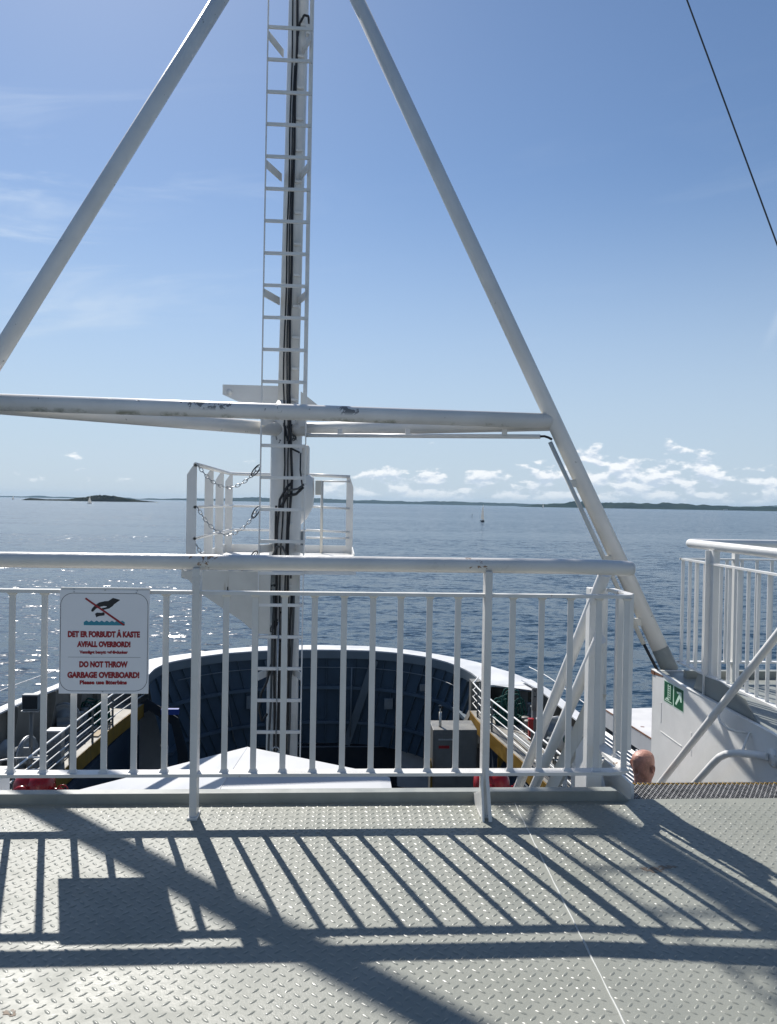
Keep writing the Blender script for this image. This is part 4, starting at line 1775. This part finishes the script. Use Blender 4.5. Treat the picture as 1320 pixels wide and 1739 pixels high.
def build_hold():
    f = MB()
    f.add([(-9, 12, -12.2), (8, 12, -12.2), (8, 38, -12.2), (-9, 38, -12.2)], [(0, 1, 2, 3)])
    struct(f.build('car_deck', HOLD, fix=False))
    b = MB()
    b.box((-7.4, 37.15, -12.2), (6.2, 37.25, -10.17))
    tag(b.build('bow_door', HOLD), 'black bow door below the sill of the bow bulwark', 'door')
    s = MB()
    s.box((-8.15, 12, -12.2), (-7.95, 31.5, -7.2))
    tag(s.build('car_deck_side', HOLDW), 'dark blue side wall of the open car deck on the port side', 'wall')
    s = MB()
    s.box((5.85, 12, -12.2), (6.05, 30.0, -7.2))
    tag(s.build('car_deck_side', HOLDW), 'dark blue side wall of the open car deck on the starboard side', 'wall')


build_hold()


def gallery(side):
    """mooring gallery deck, its yellow girder, inner railing and outer bulwark"""
    if side < 0:
        inn = [(-8.25, 12), (-8.2, 21), (-8.10, 25), (-7.95, 28.5), (-7.70, 31.0)]
        out = [(-10.6, 12), (-10.3, 20), (-10.0, 23.4), (-9.75, 24.7), (-9.25, 26.6), (-9.2, 31.0)]
    else:
        inn = [(6.9, 12), (6.20, 21.5), (5.88, 24), (5.58, 26.0), (5.25, 28.4), (5.2, 30.0)]
        out = [(8.4, 12), (8.1, 21), (7.95, 25), (7.80, 28.5), (7.5, 30.0)]
    z = -6.6
    n = 40
    I, O = smooth_path(inn, n), smooth_path(out, n)
    m = MB()
    vs = [(x, y, z) for x, y in I] + [(x, y, z) for x, y in O] + [(x, y, z - .1) for x, y in O] + [(x, y, z - .1) for x, y in I]
    m.add(vs, [(a * n + k, a * n + k + 1, ((a + 1) % 4) * n + k + 1, ((a + 1) % 4) * n + k) for k in range(n - 1) for a in range(4)])
    m.add([vs[0], vs[n], vs[2 * n], vs[3 * n]], [(0, 1, 2, 3)])
    m.add([vs[n - 1], vs[2 * n - 1], vs[3 * n - 1], vs[4 * n - 1]], [(3, 2, 1, 0)])
    struct(m.build('side_deck', SIDEDK))
    sx = 1 if side < 0 else -1
    g = MB()
    for k in range(n - 1):
        g.bar((I[k][0] + sx * .02, I[k][1], z - .26), (I[k + 1][0] + sx * .02, I[k + 1][1], z - .26), .03, .50)
    tag(g.build('gallery_girder', YELLOW), 'yellow edge girder of the %s mooring gallery' % ('port' if side < 0 else 'starboard'), 'girder')
    root = thing('gallery_railing', 'white four-bar railing along the %s mooring gallery' % ('port' if side < 0 else 'starboard'), 'railing')
    for h, r_ in ((1.10, .030), (.83, .019), (.56, .019), (.29, .019)):
        t = MB()
        pp = [(x - sx * .08, y, z + h) for x, y in I]
        if side > 0:
            pp += [(5.35, 30.05, z + h + .02), (5.6, 30.6, z + h + .1)]
        else:
            pp += [(-7.72, 31.3, z + h), (-8.1, 31.6, z + h)]
        t.tube(pp, r_, 8)
        t.build('rail', WHITE, root)
    for k in range(1, n, 4):
        x, y = I[k]
        p = MB()
        p.cbox((x - sx * .08 - .035, y - .02, z), (x - sx * .08 + .035, y + .02, z + 1.10), .004)
        p.build('stanchion', GREYB, root)
    for k in range(3, n, 7):
        g = MB()
        x, y = I[k]
        g.prism([(x + sx * .0, z - .50), (x - sx * .0 + sx * -.35, z - .5), (x + sx * .0, z - 1.1)], y - .02, y + .02, 'y')
        g.build('knee_plate', YELLOW if side > 0 else GREYP, root)
    # outer bulwark with a white cap
    b = thing('side_bulwark', 'white-capped bulwark on the outer side of the %s mooring gallery' % ('port' if side < 0 else 'starboard'), 'bulwark')
    zt = -4.8 if side < 0 else -5.42
    w = MB()
    vs = [(x, y, z - .2) for x, y in O] + [(x, y, zt) for x, y in O]
    m1 = MB()
    for k in range(n - 1):
        m1.bar((O[k][0], O[k][1], (zt + z) / 2), (O[k + 1][0], O[k + 1][1], (zt + z) / 2), .06, zt - z)
    m1.build('plating', GREYB, b)
    m2 = MB()
    for k in range(n - 1):
        m2.bar((O[k][0] + sx * .12, O[k][1], zt + .03), (O[k + 1][0] + sx * .12, O[k + 1][1], zt + .03), .36 if side < 0 else .4, .05)
    m2.build('cap', HULLW, b)
    for k in range(4, n, 4):
        m3 = MB()
        x, y = O[k]
        m3.prism([(x + sx * .03, zt), (x + sx * .35, zt), (x + sx * .35, zt - .3), (x + sx * .10, z), (x + sx * .03, z)], y - .02, y + .02, 'y')
        m3.build('stay_bracket', GREYB, b)
    hl = MB()
    for k in range(n - 1):
        hl.bar((O[k][0], O[k][1], (z - .2 - 12.9) / 2), (O[k + 1][0], O[k + 1][1], (z - .2 - 12.9) / 2), .10, 6.2)
    hl.build('hull_side', HULLW, b)
    l = MB()
    l.tube([(x, y, zt + .55) for x, y in O[n // 2:]], .016, 6)
    l.build('guard_wire', WHITE, b)


gallery(-1)
gallery(1)
m = MB()
m.prism([(5.70, 29.6), (7.70, 29.6), (7.62, 30.6), (7.2, 31.9), (6.2, 33.6), (5.3, 33.2), (5.6, 31.2)], -5.56, -5.49, 'z')
tag(m.build('foredeck_plate', HULLW), 'flat white plate where the bow cap widens behind the starboard gallery railing', 'deck plate')


# ---- mooring gear
def build_winch(c, yaw, label, s=1.0):
    root = thing('mooring_winch', label, 'winch')
    d = Vector((math.sin(yaw), -math.cos(yaw), 0))
    side = Vector((d.y, -d.x, 0))
    c = Vector(c)
    m = MB()
    m.lathe([(.12, -.75), (.40, -.75), (.40, -.70), (.22, -.69), (.22, -.12), (.50, -.10), (.52, -.08), (.52, .0), (.50, .02), (.45, .0), (.30, -.02), (.30, .03), (.13, .04), (.13, .10), (0, .10)], c, d, 32)
    m.build('drum', GREYP, root)
    r_ = MB()
    r_.lathe([(.535, -.08), (.55, -.07), (.55, -.03), (.535, -.02)], c, d, 32)
    r_.build('brake_band', STEEL, root)
    f = MB()
    for off in (-.85, .12):
        p = c + d * off
        f.bar(p + Vector((0, 0, -.7)), p + Vector((0, 0, .10)), .10, .40, side)
    f.build('bearing_stand', GREYP, root)
    b = MB()
    p = c + d * .32
    b.bar(p + Vector((0, 0, -.7)), p + Vector((0, 0, -.05)), .35, .40, side)
    b.build('motor_box', GREYP, root)
    return rebase(root, c + Vector((0, 0, -.7)))


build_winch((-9.15, 26.3, -5.90), R(22), 'large grey mooring winch drum on the port gallery behind the sign')
build_winch((-8.9, 22.8, -5.95), R(80), 'smaller grey mooring winch near the floodlight pole, partly behind railing bars')
build_winch((7.1, 24.8, -5.95), R(-25), 'grey mooring winch on the starboard gallery behind the sloping stair rails')


def build_bollard(x, y, label):
    root = thing('mooring_bollard', label, 'bollard', 'mooring bollards on the galleries')
    for i in (-.22, .22):
        m = MB()
        m.lathe([(.11, 0), (.11, .38), (.15, .40), (.15, .46), (.12, .48), (0, .48)], (x, y + i, -6.6), (0, 0, 1), 18)
        m.build('bitt', GREYB, root)
    p = MB()
    p.cbox((x - .18, y - .42, -6.598), (x + .18, y + .42, -6.55), .01)
    p.build('base_plate', GREYB, root)
    return rebase(root, (x, y, -6.6))


build_bollard(6.75, 23.2, 'twin grey bollard on the starboard gallery nearest the sloping stair rails')
build_bollard(6.75, 27.2, 'twin grey bollard on the starboard gallery beside the fairlead post')
build_bollard(-8.9, 29.4, 'twin grey bollard on the port gallery below the hanging sign')
build_bollard(-8.75, 24.5, 'twin grey bollard on the port gallery beside the large winch')


def build_rope(c, w, h, label, seed):
    random.seed(seed)
    m = MB()
    c = Vector(c)
    for k in range(16):
        ox, oy = random.uniform(-.5, .5) * w, random.uniform(-.35, .35) * w
        hh = h * random.uniform(.6, 1.05)
        pts = []
        for i in range(13):
            a = math.pi * i / 12
            pts.append(c + Vector((ox + w * .30 * math.cos(a) * (1 if k % 2 else .6) + random.uniform(-.02, .02), oy + .05 * math.sin(a * 3), hh * math.sin(a) ** .6 + random.uniform(-.02, .02))))
        m.tube(pts, .030, 6)
    for k in range(5):
        pts = [c + Vector((w * .5 * math.cos(a) * (1 + .1 * k), w * .4 * math.sin(a), .04 + .05 * k + random.uniform(-.02, .02))) for a in np.linspace(0, 6.28, 24)]
        m.tube(pts, .035, 6, cap=False)
    o = m.build('rope_coil', ROPE)
    tag(o, label, 'rope')


build_rope((6.30, 28.3, -6.6), .8, 1.25, 'heap of green mooring rope draped behind the starboard gallery railing', 2)
build_rope((-8.75, 28.3, -6.6), .8, .85, 'coil of green mooring rope on the port gallery under the sign', 5)


def build_floodlight():
    root = thing('floodlight', 'dark square floodlight on a grey pole over the port gallery', 'floodlight')
    x, y = -8.52, 22.0
    p = MB()
    p.tube([(x, y, -6.6), (x, y, -4.45)], .05, 10)
    p.build('pole', GREYB, root)
    l = MB()
    l.cbox((x - .23, y - .10, -4.42), (x + .23, y + .10, -3.98), .02)
    l.build('lamp_head', GREYP, root)
    g = MB()
    g.box((x - .20, y - .108, -4.38), (x + .20, y - .101, -4.02))
    g.build('lens', GLASS, root)
    r_ = MB()
    r_.box((x - .24, y - .115, -4.46), (x + .24, y - .02, -4.43))
    r_.build('lower_lip', STEEL, root)
    j = MB()
    j.cbox((x - .17, y - .12, -5.9), (x + .02, y - .05, -5.45), .01)
    j.build('junction_box', GREYP, root)
    return rebase(root, (x, y, -6.6))


build_floodlight()


def build_port_rail():
    root = thing('bent_railing', 'low bent white railing round a hatch at the far left of the port gallery', 'railing')
    for h in (1.05, .72, .39):
        t = MB()
        t.tube([(-9.2, 18.5, -6.6 + h - .05), (-9.15, 20.5, -6.6 + h), (-9.0, 21.1, -6.6 + h), (-8.75, 21.3, -6.6 + h), (-7.95, 21.4, -6.6 + h)], .024, 8)
        t.build('rail', WHITE, root)
    for x, y in ((-9.15, 20.4), (-8.98, 21.12), (-8.35, 21.36)):
        p = MB()
        p.cbox((x - .03, y - .02, -6.6), (x + .03, y + .02, -5.55), .004)
        p.build('stanchion', GREYB, root)
    pl = MB()
    pl.box((-9.3, 21.2, -6.9), (-8.3, 21.35, -6.45))
    pl.build('coaming_plate', GREYB, root)
    return rebase(root, (-9, 20.5, -6.6))


build_port_rail()


def build_starboard_gear():
    root = thing('fairlead_post', 'tall grey fairlead post with bolted head plate by the starboard bulwark', 'post')
    x, y = 7.02, 27.0
    m = MB()
    m.cbox((x - .14, y - .1, -6.6), (x + .02, y + .1, -5.0), .01)
    m.build('column', GREYP, root)
    h = MB()
    h.cbox((x - .17, y - .14, -5.75), (x + .23, y - .10, -4.95), .01)
    h.build('head_plate', GREYB, root)
    for i in range(4):
        b = MB()
        b.lathe([(.025, 0), (.025, .02), (0, .02)], (x - .08 + .2 * (i % 2), y - .14, -5.05 - .2 * (i // 2)), (0, -1, 0), 8)
        b.build('bolt', CABLE, root)
    rebase(root, (x, y, -6.6))
    v = thing('mushroom_vent', 'yellow mushroom vent on a grey stub by the starboard bulwark', 'vent')
    q = MB()
    q.lathe([(.0, .10), (.18, .09), (.24, .03), (.24, 0), (.0, 0)], (7.25, 26.4, -5.95), (0, 0, 1), 18)
    q.build('cap', YELLOW, v)
    q = MB()
    q.tube([(7.25, 26.4, -6.6), (7.25, 26.4, -5.95)], .10, 12)
    q.build('stub', GREYB, v)
    rebase(v, (7.25, 26.4, -6.6))
    rs = thing('fire_hose_box', 'small dark red hose box on the starboard gallery', 'hose box')
    q = MB()
    q.cbox((6.58, 26.2, -6.6), (6.74, 26.35, -5.9), .02)
    q.build('box', RED, rs)
    q = MB()
    q.cbox((6.56, 26.18, -5.9), (6.76, 26.37, -5.86), .008)
    q.build('lid', RED, rs)
    rebase(rs, (6.66, 26.28, -6.6))
    # lift casing with instrument cabinet
    c = thing('door_casing', 'grey steel casing with red label plate and stained panel right of the bow opening', 'casing')
    m = MB()
    m.cbox((3.36, 27.0, -12.2), (4.93, 28.2, -6.47), .02)
    m.build('body', GREYB, c)
    m = MB()
    m.box((3.44, 26.975, -8.4), (4.13, 26.998, -6.58))
    m.build('door', GREYB, c)
    m = MB()
    m.box((4.22, 26.975, -9.6), (4.86, 26.998, -6.58))
    m.build('panel', GREYB, c)
    m = MB()
    m.box((3.56, 26.962, -7.12), (3.94, 26.972, -7.02))
    lb = m.build('label_plate', RED, c)
    m = MB()
    m.bar((3.55, 26.95, -6.80), (4.08, 26.95, -6.80), .03, .05)
    m.build('handle', STEEL, c)
    m = MB()
    m.tube([(3.66, 27.4, -6.47), (3.66, 27.4, -5.95)], .05, 10)
    m.tube([(3.66, 27.4, -5.95), (3.64, 27.4, -5.72)], .025, 8)
    m.build('lamp_stub', OFFWHITE, c)
    m = MB()
    m.lathe([(0, .06), (.06, .04), (.065, 0), (.06, -.05), (0, -.06)], (3.65, 27.35, -5.74), (0, 0, 1), 12)
    m.build('lamp', GLASS, c)
    rebase(c, (4.1, 27.6, -12.2))
    # pillar with round hole at the bow opening
    p = thing('bow_pillar', 'beige pillar with a round hole at the starboard end of the bow opening', 'pillar')
    m = MB()
    m.prism([(5.28, -5.55), (5.86, -5.55), (5.80, -8.2), (4.72, -8.2), (4.95, -7.5), (5.28, -6.8)], 30.4, 30.9, 'y')
    m.build('plate', GREYB, p)
    m = MB()
    m.lathe([(.17, 0), (.17, .01), (0, .01)], (5.42, 30.395, -7.05), (0, -1, 0), 20)
    m.build('porthole', GLASS, p)
    m = MB()
    m.box((5.58, 30.33, -8.0), (5.64, 30.395, -5.6))
    m.build('edge_bar', OFFWHITE, p)
    rebase(p, (5.3, 30.6, -8.2))
    h = thing('grab_rail', 'yellow grab rail beside the grey casing at the bow opening', 'grab rail')
    m = MB()
    m.tube([(3.25, 26.9, -7.45), (3.30, 26.8, -7.75), (3.30, 26.8, -9.2)], .04, 8)
    m.build('tube', YELLOW, h)
    m = MB()
    m.box((3.26, 26.78, -9.3), (3.36, 27.0, -9.2))
    m.build('foot', YELLOW, h)
    rebase(h, (3.3, 26.8, -9.3))


build_starboard_gear()


def small(name, label, cat, parts, base, group=None):
    r_ = thing(name, label, cat, group)
    for nm, mb, mt in parts:
        mb.build(nm, mt, r_)
    return rebase(r_, base)


def build_gallery_gear():
    def cb(x, y, z, a, b, h):
        return MB().cbox((x - a / 2, y - b / 2, z), (x + a / 2, y + b / 2, z + h), .012)
    z = -6.6
    small('winch_control_box', 'pale grey control box with sloping lid behind the port gallery railing', 'control box',
          [('body', cb(-8.55, 24.0, z, .42, .30, 1.0), GREYP), ('lid', cb(-8.55, 24.0, z + 1.0, .50, .38, .05), HULLW), ('handle', MB().tube([(-8.6, 23.82, z + .7), (-8.5, 23.80, z + .7), (-8.5, 23.82, z + .6)], .012, 6), STEEL)], (-8.55, 24, z))
    small('winch_control_box', 'grey control box with pale top on the starboard gallery, behind the sloping stair rails', 'control box',
          [('body', cb(6.95, 25.6, z, .40, .35, .85), GREYP), ('lid', cb(6.95, 25.6, z + .85, .48, .42, .05), HULLW), ('handle', MB().tube([(6.9, 25.4, z + .6), (7.0, 25.38, z + .6), (7.0, 25.4, z + .5)], .012, 6), STEEL)], (6.95, 25.6, z))
    hy = MB()
    for k in range(4):
        hy.tube([(-8.42 - .10 * k, 20.5, z + .12 + .03 * (k % 2)), (-8.42 - .10 * k, 24.9, z + .12), (-8.5 - .10 * k, 26.0, z + .14), (-8.45 - .1 * k, 27.6, z + .12)], .028, 6)
    tag(hy.build('hydraulic_pipes', GREYP), 'bundle of grey hydraulic pipes along the port gallery floor', 'pipes')
    hs = MB()
    for k in range(3):
        hs.tube([(6.55 + .10 * k, 21.5, z + .12), (6.30 + .10 * k, 24.5, z + .12 + .03 * k), (6.05 + .1 * k, 26.6, z + .12)], .028, 6)
    tag(hs.build('hydraulic_pipes', GREYP), 'bundle of grey hydraulic pipes along the starboard gallery floor', 'pipes')
    small('roller_fairlead', 'grey roller fairlead with three upright rollers at the port bulwark', 'fairlead',
          [('base', cb(-9.0, 28.0, z, .5, 1.5, .16), GREYB)] + [('roller', MB().lathe([(.16, 0), (.12, .06), (.12, .40), (.16, .46), (0, .47)], (-9.0, 27.5 + .5 * k, z + .16), (0, 0, 1), 16), GREYP) for k in range(3)], (-9.0, 28.0, z))
    small('roller_fairlead', 'grey roller fairlead with two upright rollers at the starboard bulwark', 'fairlead',
          [('base', cb(7.3, 28.6, z, .5, 1.2, .16), GREYB)] + [('roller', MB().lathe([(.16, 0), (.12, .06), (.12, .40), (.16, .46), (0, .47)], (7.3, 28.3 + .5 * k, z + .16), (0, 0, 1), 16), GREYP) for k in range(2)], (7.3, 28.6, z))
    small('rope_reel', 'pale rope reel with round end plates on the starboard gallery beside the grey winch', 'reel',
          [('drum', MB().lathe([(.16, -.35), (.16, .35)], (7.35, 23.6, z + .75), (.35, -1, 0), 20), ROPE)] +
          [('end_plate', MB().lathe([(0, o - .02), (.42, o - .02), (.42, o + .02), (0, o + .02)], (7.35, 23.6, z + .75), (.35, -1, 0), 28), HULLW) for o in (-.36, .36)] +
          [('stand', MB().bar((7.35 + .13 * q, 23.6 - .37 * q, z), (7.35 + .13 * q, 23.6 - .37 * q, z + .8), .08, .3, (1, 0, 0)), GREYB) for q in (-1, 1)], (7.35, 23.6, z))
    pl = MB().cbox((-8.35, 26.6, z + .003), (-8.08, 28.3, z + .05), .008)
    tag(pl.build('wooden_plank', material('weathered_wood', (0.36, 0.29, 0.20), 0.8, var=0.25, vscale=8)), 'pale weathered plank lying at the port gallery edge', 'plank')


build_gallery_gear()


def build_shelter():
    root = thing('deck_shelter', 'dark blue sloping shelter with bright blue cover at the port end of the bow opening', 'shelter')
    m = MB()
    m.prism([(-8.0, -6.7), (-7.55, -6.45), (-6.35, -7.2), (-5.95, -8.6), (-5.9, -12.2), (-6.3, -12.2), (-6.35, -8.6), (-6.6, -7.45), (-7.5, -6.9), (-8.0, -7.2)], 31.10, 31.16, 'y')
    m.build('roof_plate', HOLD, root)
    b = MB()
    b.box((-6.98, 30.9, -7.02), (-6.30, 31.09, -6.80))
    b.build('blue_cover', BLUE, root)
    r_ = MB()
    r_.tube([(-6.55, 28.9, -7.6), (-6.25, 28.9, -7.62), (-6.25, 28.9, -8.5)], .015, 6)
    r_.build('hand_bar', STEEL, root)
    return rebase(root, (-7, 30, -12.2))


build_shelter()


def build_louvre():
    root = thing('louvred_casing', 'white-roofed casing with louvred side and rusty edge beyond the bald man', 'casing')
    # roof slab, rusty upstand and louvred side facing inboard
    A, B = Vector((8.20, 13.5, 0)), Vector((7.50, 21.3, 0))
    zt = -4.2
    d = (B - A).normalized()
    nrm = Vector((d.y, -d.x, 0))      # outboard
    m = MB()
    pts = [A, B, B + nrm * 3.2, A + nrm * 3.4]
    m.add([(p.x, p.y, zt) for p in pts] + [(p.x, p.y, zt - .06) for p in pts], [(0, 1, 2, 3), (7, 6, 5, 4), (0, 4, 5, 1), (1, 5, 6, 2), (2, 6, 7, 3), (3, 7, 4, 0)])
    m.build('roof', RUSTW, root)
    e = MB()
    e.bar(A + Vector((0, 0, zt - .25)) - nrm * .02, B + Vector((0, 0, zt - .25)) - nrm * .02, .03, .42)
    e.build('edge_plate', RUSTW, root)
    e = MB()
    e.bar(A + Vector((0, 0, zt + .004)) - nrm * .03, B + Vector((0, 0, zt + .004)) - nrm * .03, .025, .03)
    e.build('edge_trim', RUST, root)
    sl = MB()
    for k in range(17):
        z = zt - .62 - .105 * k
        a_ = A + Vector((0, 0, z)) - nrm * .06
        b_ = B + Vector((0, 0, z)) - nrm * .06
        sl.bar(a_, b_, .10, .018, Vector((0, 0, 1)) - nrm * .75)
    sl.build('louvre', HULLW, root)
    bk = MB()
    bk.bar(A + Vector((0, 0, zt - 1.8)) + nrm * .04, B + Vector((0, 0, zt - 1.8)) + nrm * .04, .03, 2.7)
    bk.build('back_plate', HOLD, root)
    for t in (.0, .45, .72, 1.0):
        p = MB()
        q = A.lerp(B, t) - nrm * .10
        p.bar(q + Vector((0, 0, zt - .46)), q + Vector((0, 0, zt - 2.5)), .10, .05, nrm)
        p.build('frame_post', HULLW, root)
    return rebase(root, (6.7, 17, -6.6))


build_louvre()


# ================================================================ BOATS AND MARKS ON THE WATER
def build_boat(x, y, L, H, yaw, sail, label, hull=HULLC):
    root = thing('sailboat', label, 'sailboat')
    m = MB()
    secs = []
    n = 9
    for i in range(n):
        t = i / (n - 1)
        hw = .16 * L * math.sin(math.pi * (0.18 + .82 * t) * .98) ** .8
        sh = .10 * L * (1 + .35 * (t - .4) ** 2)
        secs.append([(-.5 * L + t * L, -hw, sh), (-.5 * L + t * L, -hw * .75, .02 * L), (-.5 * L + t * L, 0, -.04 * L), (-.5 * L + t * L, hw * .75, .02 * L), (-.5 * L + t * L, hw, sh)])
    vs = [p for s in secs for p in s]
    fs = [(i * 5 + k, i * 5 + k + 1, i * 5 + 6 + k, i * 5 + 5 + k) for i in range(n - 1) for k in range(4)]
    fs += [(i * 5 + 4, i * 5, i * 5 + 5, i * 5 + 9) for i in range(n - 1)] + [(0, 1, 2, 3, 4)]
    m.add(vs, fs)
    m.build('hull', hull, root)
    c = MB()
    c.cbox((-.18 * L, -.07 * L, .09 * L), (.12 * L, .07 * L, .145 * L), .02)
    c.build('cabin', SAILC, root)
    k = MB()
    k.tube([(.06 * L, 0, .08 * L), (.06 * L, 0, H)], [.011 * H, .007 * H], 6)
    k.tube([(.06 * L, 0, .2 * L), (-.36 * L, .03 * L, .2 * L)], .06, 6)
    k.build('mast', STEEL if not sail else SAILC, root)
    if sail:
        s = MB()
        a = [(.05 * L, 0, .22 * L), (-.36 * L, .06 * L, .22 * L), (-.20 * L, .05 * L, .55 * H), (.05 * L, 0, .97 * H)]
        s.add(a + [(p[0], p[1] + .06, p[2]) for p in a], [(0, 1, 2, 3), (7, 6, 5, 4), (0, 4, 5, 1), (1, 5, 6, 2), (2, 6, 7, 3)])
        s.build('main_sail', SAILC, root)
        s = MB()
        a = [(.48 * L, 0, .12 * L), (.08 * L, .05 * L, .16 * L), (.08 * L, .0, .88 * H)]
        s.add(a + [(p[0], p[1] + .06, p[2]) for p in a], [(0, 1, 2), (5, 4, 3), (0, 3, 4, 1), (1, 4, 5, 2), (2, 5, 3, 0)])
        s.build('jib', SAILC, root)
    root.location = (x, y, -13.0)
    root.rotation_euler = (0, R(2), R(yaw))
    return root


build_boat(120.2, 651, 10.5, 14.6, 66, True, 'sailing yacht seen nearly end-on, on open water right of the mast platform')
build_boat(-656, 2059, 12.0, 19.0, 30, True, 'small sailboat with white sails in front of the rocky island')
build_boat(-1730, 4190, 14.0, 20.0, 15, True, 'tiny sailboat near the horizon at the far left edge')
build_boat(1546, 5850, 18.0, 30.0, 20, True, 'tiny white sail near the shore left of the right gantry leg')
def build_ferry():
    r_ = thing('distant_ferry', 'tiny white ferry off the wooded shore at the right', 'ferry')
    x, y = 3480, 6800
    m = MB()
    m.prism([(x - 22, -13.2), (x + 20, -13.2), (x + 26, -9), (x - 24, -9)], y, y + 10, 'y')
    m.build('hull', HULLC, r_)
    m = MB()
    m.cbox((x - 20, y + 1, -9), (x + 16, y + 9, -4), .3)
    m.cbox((x - 2, y + 2, -4), (x + 12, y + 8, -1), .3)
    m.build('superstructure', HULLW, r_)
    rebase(r_, (x, y, -13))


build_ferry()
def build_mark():
    r_ = thing('spar_buoy', 'thin dark spar buoy standing in the water left of the sailing yacht', 'buoy')
    x, y = 139, 815
    m = MB()
    m.tube([(x, y, -13.2), (x, y, -8.9)], .17, 8)
    m.build('spar', HULLC, r_)
    m = MB()
    m.lathe([(.35, 0), (.35, .4), (0, .7)], (x, y, -9.0), (0, 0, 1), 10)
    m.build('top_mark', HULLC, r_)
    rebase(r_, (x, y, -13))


build_mark()
for _o in COL.objects:
    if '_off' in _o:
        del _o['_off']


# ================================================================ SEA AIR
def build_haze():
    m = bpy.data.materials.new('sea_haze')
    m.use_nodes = True
    t = NT(m.node_tree)
    o = t.n('ShaderNodeOutputMaterial')
    v = t.n('ShaderNodeVolumePrincipled')
    v.inputs['Color'].default_value = (0.50, 0.76, 1.0, 1)
    v.inputs['Density'].default_value = 2.3e-5
    t.link(v.outputs[0], o.inputs['Volume'])
    b = MB()
    b.box((-22000, -3000, -14.5), (22000, 21000, 120))
    h = b.build('haze', m)
    h['kind'] = 'stuff'
    m.cycles.homogeneous_volume = True


build_haze()
